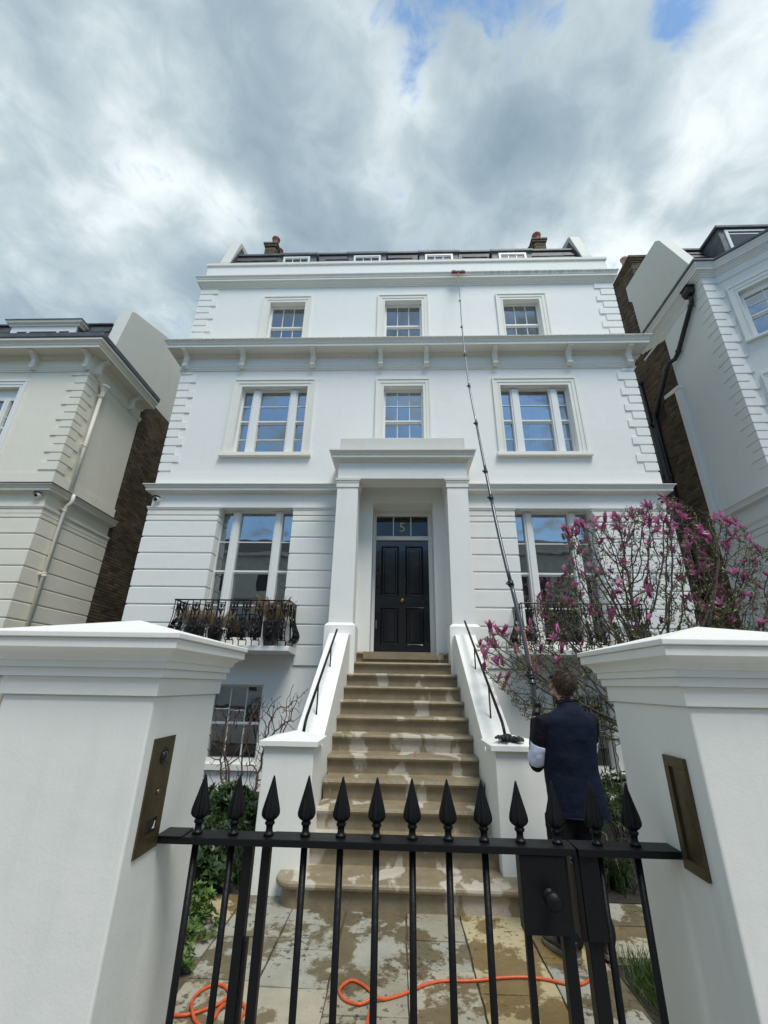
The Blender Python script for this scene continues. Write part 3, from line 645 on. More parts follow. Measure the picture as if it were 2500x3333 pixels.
window(house, *WB[1], 8.12, [(2.64, 3.49)], [(1.48, 0.99), (0.945, 0.44)], cols=3)
# surrounds and sills
for (o, (a, b, c, d)) in zip([(-3.845, -1.93, 6.21, 8.175), (-0.545, 0.70, 6.21, 8.172), (2.10, 3.98, 6.21, 8.165)], W2): architrave(house, o[0], o[1], o[2], o[3], a, b, d)
for (o, (a, b, c, d)) in zip([(-3.475, -2.225, 9.1, 10.79), (-0.56, 0.72, 9.1, 10.79), (2.385, 3.642, 9.1, 10.77)], W3): architrave(house, o[0], o[1], o[2], o[3], a, b, d)
for a, b in ((-3.885, -1.90), (2.06, 4.04)):
    MB().prism([(FY + .16, 6.212), (FY - .085, 6.205), (FY - .09, 6.12), (FY - .07, 6.115), (FY, 6.12), (FY + .16, 6.12)], 'x', a, b).build('window_sill', 'stucco_trim', house, bevel=0.003)
for a, b in ((-3.33, -2.30), (2.55, 3.60)):
    MB().prism([(FY + .13, 0.39), (FY - .06, 0.375), (FY - .06, 0.29), (FY, 0.29), (FY + .13, 0.29)], 'x', a, b).build('window_sill', 'stucco_trim', house)
# iron bars before the right basement window
for k in range(5): MB().tube([(2.72 + k * .19, 7.97, .39), (2.72 + k * .19, 7.97, 1.5)], .008, 6).build('window_bar', 'black_iron', house)

# ---- porch
PX0, PX1, PY = -1.175, 1.285, 7.3
por = MB(); C_ = lambda a, b: (a, b)
for (a, b) in ((-1.182, -0.772), (0.888, 1.288)):
    m = MB(); t = 0.008
    m.add([(a, PY, 2.575), (b, PY, 2.575), (b, PY + .42, 2.575), (a, PY + .42, 2.575), (a + t, PY + t, 5.09), (b - t, PY + t, 5.09), (b - t, PY + .41, 5.09), (a + t, PY + .41, 5.09)],
          [(0, 3, 2, 1), (4, 5, 6, 7), (0, 1, 5, 4), (1, 2, 6, 5), (2, 3, 7, 6), (3, 0, 4, 7)])
    col = m.build('column', 'stucco_white', house, bevel=0.006)
    m = MB(); e = 0.055
    m.box(a - e, b + e, PY - e, PY + .42 + e, 1.6, 2.525)
    m.add([(a - e, PY - e, 2.525), (b + e, PY - e, 2.525), (b + e, PY + .42 + e, 2.525), (a - e, PY + .42 + e, 2.525), (a, PY, 2.578), (b, PY, 2.578), (b, PY + .42, 2.578), (a, PY + .42, 2.578)],
          [(4, 5, 6, 7), (0, 1, 5, 4), (1, 2, 6, 5), (2, 3, 7, 6), (3, 0, 4, 7)])
    m.build('plinth', 'stucco_white', col, bevel=0.006)
    pth = [(a + .005, PY + .42), (a + .005, PY + .005), (b - .005, PY + .005), (b - .005, PY + .42), (a + .005, PY + .42)]
    MB().sweep(pth, [(0, 5.075), (0.012, 5.08), (0.012, 5.165), (0.020, 5.17), (0.022, 5.20), (0.036, 5.215), (0.040, 5.258), (-0.1, 5.258)]).build('capital', 'stucco_trim', col)
for (a, b) in ((-1.182, -0.79), (0.905, 1.288)):   # pilasters against the wall
    MB().box(a, b, 7.93, 8.0, 2.5, 5.26).build('pilaster', 'stucco_white', house, bevel=0.004)
    MB().box(a - .04, b + .04, 7.88, 8.0, 1.8, 2.52).build('pilaster_base', 'stucco_white', house, bevel=0.006)
m = MB()
m.box(PX0, PX1, PY, PY + .40, 5.26, 5.66); m.box(PX0, PX0 + .40, PY + .40, FY, 5.26, 5.66); m.box(PX1 - .40, PX1, PY + .40, FY, 5.26, 5.66)
m.box(PX0 + .40, PX1 - .40, PY + .40, FY, 5.42, 5.66)
m.build('entablature', 'stucco_white', house)
ml('porch_cornice', [(0, 5.60), (0.02, 5.60), (0.03, 5.635), (0.085, 5.655), (0.115, 5.66), (0.115, 5.712), (0.125, 5.716), (0.128, 5.735), (0.15, 5.765), (0.172, 5.782), (0.174, 5.808), (0.16, 5.812), (0, 5.84)], [(PX0, FY), (PX0, PY), (PX1, PY), (PX1, FY)])
MB().box(PX0 + .01, PX1 - .01, PY + .005, FY, 5.80, 6.155).build('blocking_course', 'stucco_gable', house, bevel=0.008)
# lobby inside the porch
m = MB(); wall(m, -0.53, 0.675, 1.9, 5.06, 8.45, [(-0.50, 0.645, 1.9, 4.98)], 0.05)
m.build('lobby_wall', 'stucco_trim', house)
fr = MB(); DY = 8.47
fr.box(-0.53, -0.475, DY - .04, DY + .08, 2.1, 5.0); fr.box(0.60, 0.675, DY - .04, DY + .08, 2.1, 5.0); fr.box(-0.475, 0.60, DY - .04, DY + .08, 4.94, 5.0)
fr.box(-0.475, 0.60, DY - .055, DY + .08, 4.405, 4.485); fr.box(-0.475, 0.60, DY - .07, DY - .055, 4.46, 4.478)
dfr = fr.build('door_frame', 'white_timber', house, bevel=0.004)
xs3 = [(-0.475, -0.130), (-0.110, 0.235), (0.255, 0.60)]
for i, (a, b) in enumerate(xs3):
    MB().box(a, b, DY + .012, DY + .016, 4.485, 4.94).build('pane', 'lobby_glass', dfr)
    if i < 2: MB().box(b, b + .02, DY - .01, DY + .03, 4.485, 4.94).build('glazing_bar', 'white_timber', dfr)
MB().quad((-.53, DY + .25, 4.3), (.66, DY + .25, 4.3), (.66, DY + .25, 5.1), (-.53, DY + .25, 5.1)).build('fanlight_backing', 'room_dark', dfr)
# the gilt number
cu = bpy.data.curves.new('numeral', 'FONT'); cu.body = '5'; cu.size = 0.285; cu.extrude = 0.002; cu.align_x = 'CENTER'; cu.offset = -0.0035
to = bpy.data.objects.new('numeral', cu); COL.objects.link(to)
bpy.context.view_layer.update()
me = bpy.data.meshes.new_from_object(to.evaluated_get(bpy.context.evaluated_depsgraph_get())); bpy.data.objects.remove(to)
me.materials.clear(); me.materials.append(M['gilt'])
nu = bpy.data.objects.new('house_number', me); COL.objects.link(nu); nu.parent = dfr; nu.rotation_euler = (R(90), 0, 0); nu.location = Vector((0.066, DY + .004, 4.605)) - world_loc(dfr)
# the door
dr = MB(); x0, x1, z0, z1 = -0.470, 0.597, 2.15, 4.40; Yd = DY + .0
px = [(-0.350, -0.015), (0.142, 0.477)]; pz = [(2.32, 3.02), (3.25, 4.27)]
us = sorted([x0, x1] + [v for p in px for v in p]); zs_ = sorted([z0, z1] + [v for p in pz for v in p])
for a, b in zip(us, us[1:]):
    for c, d in zip(zs_, zs_[1:]):
        if (a, b) in px and (c, d) in pz: continue
        dr.quad((a, Yd, c), (b, Yd, c), (b, Yd, d), (a, Yd, d))
door = dr.build('door', 'black_door', house)
for (a, b) in px:
    for (c, d) in pz:
        m = MB(); g = 0.022
        o_ = [(a, Yd, c), (b, Yd, c), (b, Yd, d), (a, Yd, d)]; i1 = [(a + g, Yd + .022, c + g), (b - g, Yd + .022, c + g), (b - g, Yd + .022, d - g), (a + g, Yd + .022, d - g)]
        o2 = [(a - .012, Yd, c - .012), (b + .012, Yd, c - .012), (b + .012, Yd, d + .012), (a - .012, Yd, d + .012)]
        lip = [(a - .002, Yd - .014, c - .002), (b + .002, Yd - .014, c - .002), (b + .002, Yd - .014, d + .002), (a - .002, Yd - .014, d + .002)]
        i2 = [(a + 2.4 * g, Yd + .022, c + 2.4 * g), (b - 2.4 * g, Yd + .022, c + 2.4 * g), (b - 2.4 * g, Yd + .022, d - 2.4 * g), (a + 2.4 * g, Yd + .022, d - 2.4 * g)]
        i3 = [(a + 3 * g, Yd + .008, c + 3 * g), (b - 3 * g, Yd + .008, c + 3 * g), (b - 3 * g, Yd + .008, d - 3 * g), (a + 3 * g, Yd + .008, d - 3 * g)]
        vs = o2 + lip + i1 + i2 + i3; fs = []
        for r_ in range(4): fs += [(r_ * 4 + k, r_ * 4 + (k + 1) % 4, (r_ + 1) * 4 + (k + 1) % 4, (r_ + 1) * 4 + k) for k in range(4)]
        fs.append((16, 17, 18, 19)); m.add(vs, fs); m.build('door_panel', 'black_door', door)
def knob(parent, x, z, r, m, y):
    k = MB(lambda p: (p[0], y - p[2], p[1] + 0)); k.lathe([(r * .9, 0), (r * .9, .008), (r * .35, .012), (r * .3, .04), (r * .8, .055), (r, .075), (r * .75, .092), (0.001, .098)], (x, z, 0), 16)
    return k.build('door_knob' if r > .02 else 'door_viewer', m, parent, smooth=True)
knob(door, 0.065, 3.155, 0.042, 'brass', Yd); knob(door, 0.065, 3.665, 0.012, 'alloy', Yd)
MB(lambda p: (p[0], Yd - p[2], p[1])).lathe([(.024, 0), (.024, .012), (.018, .016)], (-0.425, 3.42, 0), 16).build('lock', 'black_iron', door)
MB(lambda p: (p[0], Yd - p[2], p[1])).lathe([(.018, 0), (.018, .012), (.012, .016)], (-0.43, 3.78, 0), 16).build('lock', 'black_iron', door)
MB().box(-0.452, -0.425, Yd - .012, Yd, 2.62, 2.78).build('keyhole_plate', 'alloy', door, bevel=0.003)
MB().box(-0.6, 0.75, 7.2 + .36, 8.55, 2.02, 2.137).build('threshold', 'step_stone', house)

# ---- mansard roof, dormers, chimneys, gable walls
RY0, RZ0, RY1, RZ1 = 8.32, 11.80, 8.86, 13.42
m = MB(); m.quad((XL + .25, RY0, RZ0), (XR - .25, RY0, RZ0), (XR - .25, RY1, RZ1), (XL + .25, RY1, RZ1)); m.quad((XL + .25, RY1, RZ1), (XR - .25, RY1, RZ1), (XR - .25, 12.5, 14.1), (XL + .25, 12.5, 14.1))
roof = m.build('roof', 'slate', house)
def slates(root, xa, xb, y0, z0, y1, z1, zmin, w_=0.36, h=0.26, skip=(), tf=None):
    L_ = math.hypot(y1 - y0, z1 - z0); d = Vector((0, (y1 - y0) / L_, (z1 - z0) / L_)); nrm = Vector((0, -d.z, d.y)); n = int(L_ / h)
    for r_ in range(n):
        s = r_ * h; 
        if z0 + d.z * (s + h) < zmin: continue
        x = xa - (r_ % 2) * w_ / 2
        while x < xb:
            a, b = max(xa, x + .003), min(xb, x + w_ - .003)
            if b - a > .05 and not any(k0 < (a + b) / 2 < k1 for k0, k1 in skip):
                mm = MB(tf); t = random.uniform(.014, .022); j = random.uniform(-.006, .006)
                base = Vector((0, y0, z0)); p0 = base + d * (s + j) + nrm * (t + .010); p1 = base + d * (s + h + .02) + nrm * .004; q0 = p0 - nrm * t
                mm.add([(a, p0.y, p0.z), (b, p0.y, p0.z), (b, p1.y, p1.z), (a, p1.y, p1.z), (a, q0.y, q0.z), (b, q0.y, q0.z)], [(0, 1, 2, 3), (4, 5, 1, 0), (0, 3, 4), (1, 5, 2)])
                mm.build('slate', 'slate', root)
            x += w_
dorm = [(-3.43, -2.33, -3.30, -2.545), (-1.50, -0.345, -1.30, -0.54), (0.505, 1.67, 0.70, 1.475), (2.53, 3.70, 2.745, 3.50)]
slates(roof, XL + .27, XR - .27, RY0, RZ0, RY1, RZ1, 12.55, skip=[(d[0] - .05, d[1] + .05) for d in dorm])
MB().box(XL + .27, XR - .27, RY1 - .06, RY1 + .10, RZ1 - .03, RZ1 + .03).build('lead_flashing', 'lead', roof)
for (a, b, c, d) in dorm:
    dm = MB(); dm.box(a + .04, b - .04, 8.48, 9.6, 12.0, 12.905)
    do = dm.build('dormer', 'lead', house)
    MB().prism([(8.43, 12.91), (8.43, 12.985), (8.46, 13.005), (9.9, 13.08), (9.9, 12.91)], 'x', a, b).build('dormer_roof', 'lead', do, bevel=0.006)
    m = MB(); m.box(c, d, 8.44, 8.49, 12.79, 12.835); m.box(c, c + .055, 8.44, 8.49, 12.1, 12.79); m.box(d - .055, d, 8.44, 8.49, 12.1, 12.79)
    m.box(c + .055, d - .055, 8.455, 8.49, 12.755, 12.79); m.build('window_frame', 'white_timber', do)
    w_ = (d - c - .11 - .04) / 3
    for k in range(3):
        xa = c + .055 + k * (w_ + .02)
        MB().box(xa, xa + w_, 8.47, 8.476, 12.1, 12.755).build('pane', 'dark_glass', do)
        if k < 2: MB().box(xa + w_, xa + w_ + .02, 8.46, 8.48, 12.1, 12.755).build('glazing_bar', 'white_timber', do)
for s, xa, xb in ((-1, XL + .02, XL + .30), (1, XR - .30, XR - .02)):
    pf = [(8.36, 11.9), (8.46, 12.70), (8.86, 14.02), (8.95, 14.10), (12.5, 15.3), (12.5, 11.9)]
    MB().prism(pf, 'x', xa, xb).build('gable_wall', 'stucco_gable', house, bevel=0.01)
    for k in range(9):   # lead soakers down the inside
        f = k / 9; xi = xb + .012 if s < 0 else xa - .012
        MB().prism([(8.46 + .48 * f, 12.6 + 1.4 * f * .92), (8.46 + .48 * f + .20, 12.6 + 1.4 * f * .92), (8.46 + .48 * f + .22, 12.6 + 1.4 * f * .92 + .17), (8.46 + .48 * f + .055, 12.6 + 1.4 * f * .92 + .17)], 'x', min(xi, xi + .01), max(xi, xi + .01)).build('lead_soaker', 'lead', roof)
def chimney(root, x0, x1, y0, y1, z0, z1, pots, m='brick_stock', potm='terracotta'):
    st = MB().box(x0, x1, y0, y1, z0, z1).build('chimney_stack', 'mortar', root)
    bricks(st, lambda a, o, z: (a, y0 - o, z), x0 + .003, x1 - .003, z0, z1 - .16, lambda a, z: True, (0, 0, 1.6), m, cap=60)
    sidex = x1 if (x0 + x1) < 0 else x0; sg = 1 if (x0 + x1) < 0 else -1
    bricks(st, lambda a, o, z: (sidex + sg * o, a, z), y0 + .003, y1 - .003, z0, z1 - .16, lambda a, z: True, (0, 0, 1.6), m, cap=60)
    for k, (zz0, e) in enumerate(((z1 - .15, .035), (z1 - .075, .06))):
        for j in range(4):
            L_ = (x1 - x0 + 2 * e) / 4; MB().box(x0 - e + j * L_ + .003, x0 - e + (j + 1) * L_ - .003, y0 - e, y1 + e, zz0 + .004, zz0 + .070).build('brick', m, st, bevel=0.004)
    for (pxx, pyy, r, h) in pots:
        MB().lathe([(r * .95, 0), (r, .03), (r * .88, .06), (r * .82, h * .55), (r * .9, h * .66), (r * 1.25, h * .78), (r * 1.3, h * .9), (r * 1.05, h), (r * .7, h)], (pxx, pyy, z1 - .01), 18).build('chimney_pot', potm, st, smooth=True)
chimney(house, -4.27, -3.92, 9.3, 10.1, 13.4, 14.60, [(-4.00, 9.40, .10, .36), (-3.98, 9.75, .10, .30)])
chimney(house, 4.13, 4.50, 9.3, 10.1, 13.4, 14.56, [(4.31, 9.42, .105, .38), (4.24, 9.78, .10, .26)])

# ------------------------------------------------------------------ neighbour on the left
XN = -7.42
nl = thing('neighbour_house', 'cream stucco house on the left with a brick flank and white drainpipe', 'house', (XN - 3, 8, 0))
ops = [(-12.9, -11.0, 6.3, 8.0), (-10.7, -8.955, 6.3, 8.0), (-10.7, -9.1, 2.3, 4.9)]
m = MB(); wall(m, -16, XN, -0.05, 9.3, FY, [(*o, .15) for o in ops], .15)
m.quad((XN, FY, -.05), (XN, 10.08, -.05), (XN, 10.08, 9.3), (XN, FY, 9.3))
m.quad((XN, 10.08, -.05), (XN - .06, 10.08, -.05), (XN - .06, 10.08, 9.3), (XN, 10.08, 9.3))
m.build('wall', 'stucco_cream', nl)
nlp = [(-16, FY), (XN, FY), (XN, 10.12)]
nml = lambda name, prof, path=nlp, mt='stucco_cream': MB().sweep(path, prof).build(name, mt, nl)
nml('eaves_cornice', [(0, 8.905), (0.03, 8.90), (0.33, 8.895), (0.33, 8.88), (0.348, 8.88), (0.348, 8.955), (0.36, 8.96), (0.365, 9.00), (0.40, 9.04), (0.42, 9.05), (0.422, 9.115), (0, 9.12)])
nml('gutter', [(0.1, 9.10), (0.43, 9.105), (0.445, 9.13), (0.45, 9.235), (0.43, 9.245), (0.1, 9.26)], mt='lead')
nml('cornice_cove', [(0, 8.80), (0.012, 8.80), (0.014, 8.818), (0.03, 8.84), (0.055, 8.87), (0.06, 8.90)])
nml('architrave_moulding', [(0, 8.44), (0.022, 8.445), (0.024, 8.48), (0.036, 8.485), (0.038, 8.525), (0.052, 8.545), (0.052, 8.56), (0, 8.57)])
nml('plinth_band', [(0, 5.44), (0.016, 5.44), (0.016, 5.745), (0, 5.752)])
nml('string_course', sp); nml('lead_capping', [(0.05, 5.414), (0.186, 5.414), (0.190, 5.436), (0, 5.456)], mt='lead')
nml('impost_moulding', [(0, 4.80), (0.027, 4.80), (0.027, 4.90), (0.040, 4.904), (0.040, 4.93), (0.052, 4.935), (0.052, 4.985), (0, 4.995)])
js2 = [4.80, 4.685, 4.345, 4.01, 3.675, 3.34, 3.005, 2.67, 2.33, 2.0, 1.66]
for zt, zb in zip(js2, js2[1:]):
    nml('stucco_course', [(0, zb + 0.012), (0.015, zb + 0.016), (0.026, zb + 0.030), (0.026, zt - 0.016), (0.015, zt - 0.004), (0, zt)])
prev = 8.44
for i, zb in enumerate([8.318, 8.105, 7.890, 7.694, 7.494, 7.290, 7.078, 6.884, 6.664, 6.450, 6.236, 6.030, 5.800]):
    Lq = 0.255 if i % 2 else 0.39
    quoin(nl, XN, 1, prev - .012, zb + .004, Lq, 0.625 - Lq + 0.01, m='stucco_cream'); prev = zb
nbr = MB(); wd = .052
for x in (-7.47, -8.79, -10.11, -11.43, -12.75):
    o = bm0.copy(); COL.objects.link(o); o.parent = nl; o.data = bm0.data; o.location = Vector((x, 0, 0.01)) - world_loc(nl)
for y in (8.16, 9.55):
    o = bm0.copy(); COL.objects.link(o); o.parent = nl; o.rotation_euler = (0, 0, R(90)); o.location = Vector((XN + FY, y, 0.01)) - world_loc(nl)
architrave(nl, -12.95, -8.81, 6.2, 8.2, -12.8, -8.955, 8.0, m='white_timber')
window(nl, -12.9, -11.0, 6.3, 8.0, 8.13, [(-12.8, -11.1)], [(7.75, 7.1), (7.05, 6.4)], cols=2)
window(nl, -10.7, -8.955, 6.3, 8.0, 8.13, [(-10.66, -10.3), (-10.1, -9.3), (-9.17, -9.02)], [(7.70, 7.27), (7.25, 6.98), (6.92, 6.5)])
window(nl, -10.7, -9.1, 2.3, 4.9, 8.13, [(-10.6, -9.2)], [(4.8, 3.7), (3.65, 2.4)], cols=2)
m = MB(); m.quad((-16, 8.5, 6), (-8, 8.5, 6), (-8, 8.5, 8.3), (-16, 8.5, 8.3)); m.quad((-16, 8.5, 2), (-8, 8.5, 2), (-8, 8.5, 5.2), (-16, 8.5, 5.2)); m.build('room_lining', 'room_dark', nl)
# flank wall of brick beyond the stuccoed return
fl = MB().box(XN - .6, XN - .004, 10.085, 16, -0.05, 9.32).build('flank_wall', 'mortar', nl)
bricks(fl, lambda a, o, z: (XN - .004 + o, a, z), 10.09, 12.6, 2.2, 9.32, lambda a, z: True, (-5.2, 8, 3.0))
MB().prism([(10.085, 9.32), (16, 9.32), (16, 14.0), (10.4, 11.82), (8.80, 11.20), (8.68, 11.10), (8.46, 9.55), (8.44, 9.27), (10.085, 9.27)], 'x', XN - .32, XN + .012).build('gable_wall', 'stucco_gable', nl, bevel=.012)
m = MB(); m.quad((-16, 8.3, 9.2), (XN - .3, 8.3, 9.2), (XN - .3, 8.62, 10.55), (-16, 8.62, 10.55)); m.quad((-16, 8.62, 10.55), (XN - .3, 8.62, 10.55), (XN - .3, 12, 11.6), (-16, 12, 11.6)); m.quad((-16, 7.7, 9.22), (XN, 7.7, 9.22), (XN, 8.5, 9.25), (-16, 8.5, 9.25))
nroof = m.build('roof', 'slate', nl)
slates(nroof, -13, XN - .33, 8.3, 9.2, 8.62, 10.55, 9.7, skip=[(-10.45, -8.45)])
MB().box(-16, XN - .33, 8.56, 8.70, 10.53, 10.57).build('lead_flashing', 'lead', nroof)
do = MB().box(-10.32, -8.50, 8.42, 9.4, 9.3, 10.30).build('dormer', 'lead', nl)
MB().sweep([(-10.33, 9.6), (-10.33, 8.40), (-8.49, 8.40), (-8.49, 9.6)], [(0, 10.27), (.04, 10.28), (.05, 10.33), (.10, 10.36), (.115, 10.42), (0, 10.44), (-.6, 10.46)]).build('dormer_cornice', 'stucco_cream', do)
MB().sweep([(-10.33, 9.6), (-10.33, 8.40), (-8.49, 8.40), (-8.49, 9.6)], [(.05, 10.425), (.13, 10.425), (.13, 10.45), (-.6, 10.49)]).build('dormer_roof', 'lead', do)
m = MB(); m.box(-10.30, -8.52, 8.385, 8.42, 10.12, 10.28)
for a, b in ((-10.30, -10.12), (-9.85, -9.78), (-9.04, -8.97), (-8.70, -8.52)): m.box(a, b, 8.385, 8.42, 9.5, 10.12)
m.build('window_frame', 'white_timber', do)
for k in range(7): MB().box(-10.12 + k * .2, -10.12 + (k + 1) * .2 - .02, 8.405, 8.41, 9.5, 10.12).build('pane', 'dark_glass', do)
# cream rainwater pipe with hopper
dp = thing('dp', '', '')
bpy.data.objects.remove(dp)
xp, yp = XN + .085, 8.455
hp = MB().tube([(xp, yp, 8.1), (xp, yp, 5.44)], .042, 12).tube([(xp, yp, 5.44), (xp + .10, yp, 5.41), (xp + .11, yp, 5.25), (xp + .01, yp, 5.13), (xp, yp, 1.0)], .042, 12).build('drainpipe', 'stucco_cream', nl, smooth=True)
MB().lathe([(.04, 8.05), (.055, 8.07), (.05, 8.10), (.06, 8.20), (.10, 8.30), (.13, 8.33), (.135, 8.37), (.12, 8.37), (.11, 8.34)], (xp + .02, yp, 0), 8).build('hopper', 'stucco_cream', hp)
for zc in (8.06, 6.69, 5.06, 3.62, 2.1):
    MB().lathe([(.044, zc - .04), (.056, zc - .035), (.056, zc - .02), (.050, zc - .015), (.050, zc + .015), (.056, zc + .02), (.056, zc + .035), (.044, zc + .04)], (xp, yp, 0), 14).box(xp - .05, xp - .0, yp - .085, yp + .085, zc - .012, zc + .012).build('pipe_clamp', 'stucco_cream', hp)

# ------------------------------------------------------------------ neighbour on the right
XM = 7.55
nr = thing('neighbour_house', 'pale grey-white stucco house on the right with canted bay and black drainpipe', 'house', (XM + 3, 8, 0))
K = 1 / math.sqrt(2)
CP = (7.90, 8.0)
cant = lambda p: (CP[0] + K * p[0] + K * (p[1] - 8.0), CP[1] - K * p[0] + K * (p[1] - 8.0), p[2])     # local x runs along the canted face, y=8 is its surface
m = MB(); m.quad((XM, 9.70, -.05), (XM, 8, -.05), (XM, 8, 11.5), (XM, 9.70, 11.5)); m.quad((XM, 8, -.05), (CP[0], 8, -.05), (CP[0], 8, 11.5), (XM, 8, 11.5))
m.tf = cant; wall(m, 0, 2.0, -.05, 11.5, 8.0, [(.28, 1.45, 9.10, 10.48, .15), (.28, 1.45, 5.9, 7.95, .15)], .15); m.tf = None
e2 = cant((2.0, 8, 0)); m.quad((e2[0], e2[1], -.05), (16, e2[1], -.05), (16, e2[1], 11.5), (e2[0], e2[1], 11.5))
m.build('wall', 'stucco_cool', nr)
rp = [(XM, 10.7), (XM, 8.0), CP, (e2[0], e2[1]), (16, e2[1])]
rml = lambda name, prof, path=rp, mt='stucco_cool': MB().sweep(path, prof).build(name, mt, nr)
rml('eaves_cornice', [(0, 11.235), (.02, 11.24), (.03, 11.27), (.06, 11.29), (.065, 11.315), (.10, 11.33), (.105, 11.36), (.15, 11.365), (.15, 11.42), (.165, 11.425), (.17, 11.46), (.20, 11.49), (.215, 11.50), (.215, 11.535), (0, 11.54)])
rml('gutter', [(.02, 11.53), (.235, 11.535), (.25, 11.55), (.252, 11.60), (.24, 11.61), (0, 11.65)], mt='lead')
rml('architrave_moulding', [(0, 10.985), (.018, 10.99), (.02, 11.01), (.03, 11.015), (.032, 11.035), (0, 11.045)])
rml('plinth_band', [(0, 5.48), (0.016, 5.48), (0.016, 5.80), (0, 5.807)], [(XM, 9.57), (XM, 8.0), CP, (e2[0], e2[1])])
rml('string_course', [(a, b + .03) for a, b in sp], [(XM, 9.57), (XM, 8.0), CP, (e2[0], e2[1]), (16, e2[1])])
rml('impost_moulding', [(a, b + .02) for a, b in ip], [(XM, 9.57), (XM, 8.0), CP, (e2[0], e2[1])])
for zt, zb in zip(js, js[1:]): rml('stucco_course', [(0, zb + 0.012), (0.015, zb + 0.016), (0.026, zb + 0.030), (0.026, zt - 0.016), (0.015, zt - 0.004), (0, zt)], [(XM, 9.57), (XM, 8.0), CP, (e2[0], e2[1])])
prev = 10.985
for i, zb in enumerate([10.75, 10.505, 10.278, 10.052, 9.822, 9.60, 9.364, 9.13, 8.905, 8.68, 8.455, 8.23, 8.01, 7.79, 7.57, 7.35, 7.14, 6.93, 6.73, 6.52, 6.32, 6.12, 5.92]):
    Ls = 0.355 if i % 2 else 0.24
    zt = prev - .012; zb_ = zb + .004; e = .022; c = [(0, zb_), (e * .6, zb_ + .004), (e, zb_ + .014), (e, zt - .010), (e * .6, zt - .002), (0, zt)]
    pth = [(XM, 8 + Ls), (XM, 8)] + ([CP, (CP[0] + .045, CP[1] - .045)] if i % 2 else [(XM + .245, 8.0)])
    MB().sweep(pth, c).build('quoin', 'stucco_cool', nr); prev = zb
architrave(nr, .115, 1.62, 9.03, 10.73, .28, 1.45, 10.48, tf=cant, m='stucco_cool')
architrave(nr, .14, 1.6, 5.85, 8.14, .28, 1.45, 7.95, tf=cant, m='stucco_cool')
window(nr, .28, 1.45, 9.10, 10.48, 8.13, [(.345, 1.385)], [(10.33, 10.06), (10.042, 9.78), (9.70, 9.17)], tf=cant, cols=3, blind=9.5)
window(nr, .28, 1.45, 5.9, 7.95, 8.13, [(.345, 1.385)], [(7.85, 7.3), (7.28, 6.95), (6.88, 6.0)], tf=cant, cols=3, blind=6.5)
MB(cant).prism([(8.12, 9.10), (7.92, 9.095), (7.92, 9.03), (8.0, 9.02), (8.12, 9.02)], 'x', .10, 1.64).build('window_sill', 'stucco_cool', nr, bevel=.003)
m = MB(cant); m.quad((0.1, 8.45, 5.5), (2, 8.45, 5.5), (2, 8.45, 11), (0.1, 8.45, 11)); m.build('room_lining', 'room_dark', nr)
# stuccoed front return of the chimney breast, then brick flank
BX = 7.42
m = MB(); m.prism([(9.57, -.05), (9.74, -.05), (9.74, 9.19), (9.57, 9.07)], 'x', BX, XM + .05)
m.build('breast_return', 'stucco_cool', nr, bevel=.006)
MB().prism([(9.55, 9.07), (9.74, 9.05), (10.14, 9.13), (10.14, 9.24), (9.55, 9.15)], 'x', BX - .02, XM + .01).build('breast_capping', 'stucco_cool', nr, bevel=.006)
fr_ = MB(); fr_.box(BX + .004, BX + .6, 9.745, 15, -.05, 9.13); fr_.prism([(9.70, 9.12), (15, 9.12), (15, 13.3), (10.57, 13.3), (10.57, 11.2), (9.70, 10.87)], 'x', XM + .004, XM + .6)
fr_ = fr_.build('flank_wall', 'mortar', nr)
bricks(fr_, lambda a, o, z: (BX + .004 - o, a, z), 9.75, 12.3, 2.2, 9.10, lambda a, z: True, (5.6, 8, 8.0), cap=170)
bricks(fr_, lambda a, o, z: (XM + .004 - o, a, z), 9.71, 12.3, 9.22, 13.28, lambda a, z: z < 10.85 + (a - 9.7) * .38 or a > 10.6, (5.5, 8, 10.5), cap=130)
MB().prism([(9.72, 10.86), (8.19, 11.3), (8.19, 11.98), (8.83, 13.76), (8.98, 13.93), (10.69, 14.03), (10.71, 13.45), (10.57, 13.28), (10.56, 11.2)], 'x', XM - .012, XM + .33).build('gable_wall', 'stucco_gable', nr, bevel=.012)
m = MB(); m.quad((XM + .3, 8.15, 11.6), (16, 8.15, 11.6), (16, 8.70, 13.1), (XM + .3, 8.70, 13.1)); m.quad((XM + .3, 8.70, 13.1), (16, 8.70, 13.1), (16, 12, 13.8), (XM + .3, 12, 13.8)); m.quad((XM, 7.9, 11.62), (16, 6.5, 11.62), (16, 8.3, 11.62), (XM, 8.3, 11.62))
rroof = m.build('roof', 'slate', nr)
slates(rroof, XM + .33, 10.5, 8.15, 11.6, 8.70, 13.1, 11.9, skip=[(8.42, 10.4)])
MB().box(XM + .33, 16, 8.62, 8.78, 13.06, 13.12).build('lead_flashing', 'lead', rroof)
do = MB().box(8.47, 9.9, 8.05, 9.5, 11.7, 13.05).build('dormer', 'lead', nr)
MB().box(8.40, 9.97, 7.98, 9.7, 13.05, 13.13).build('dormer_roof', 'lead', do, bevel=.006)
m = MB(); m.box(8.62, 9.75, 8.02, 8.05, 12.94, 13.0); m.box(8.62, 8.70, 8.02, 8.05, 11.8, 12.94); m.box(9.67, 9.75, 8.02, 8.05, 11.8, 12.94); m.box(8.70, 9.67, 8.03, 8.05, 12.84, 12.87); m.build('window_frame', 'white_timber', do)
MB().box(8.70, 9.67, 8.035, 8.045, 11.8, 12.94).build('pane', 'dark_glass', do)
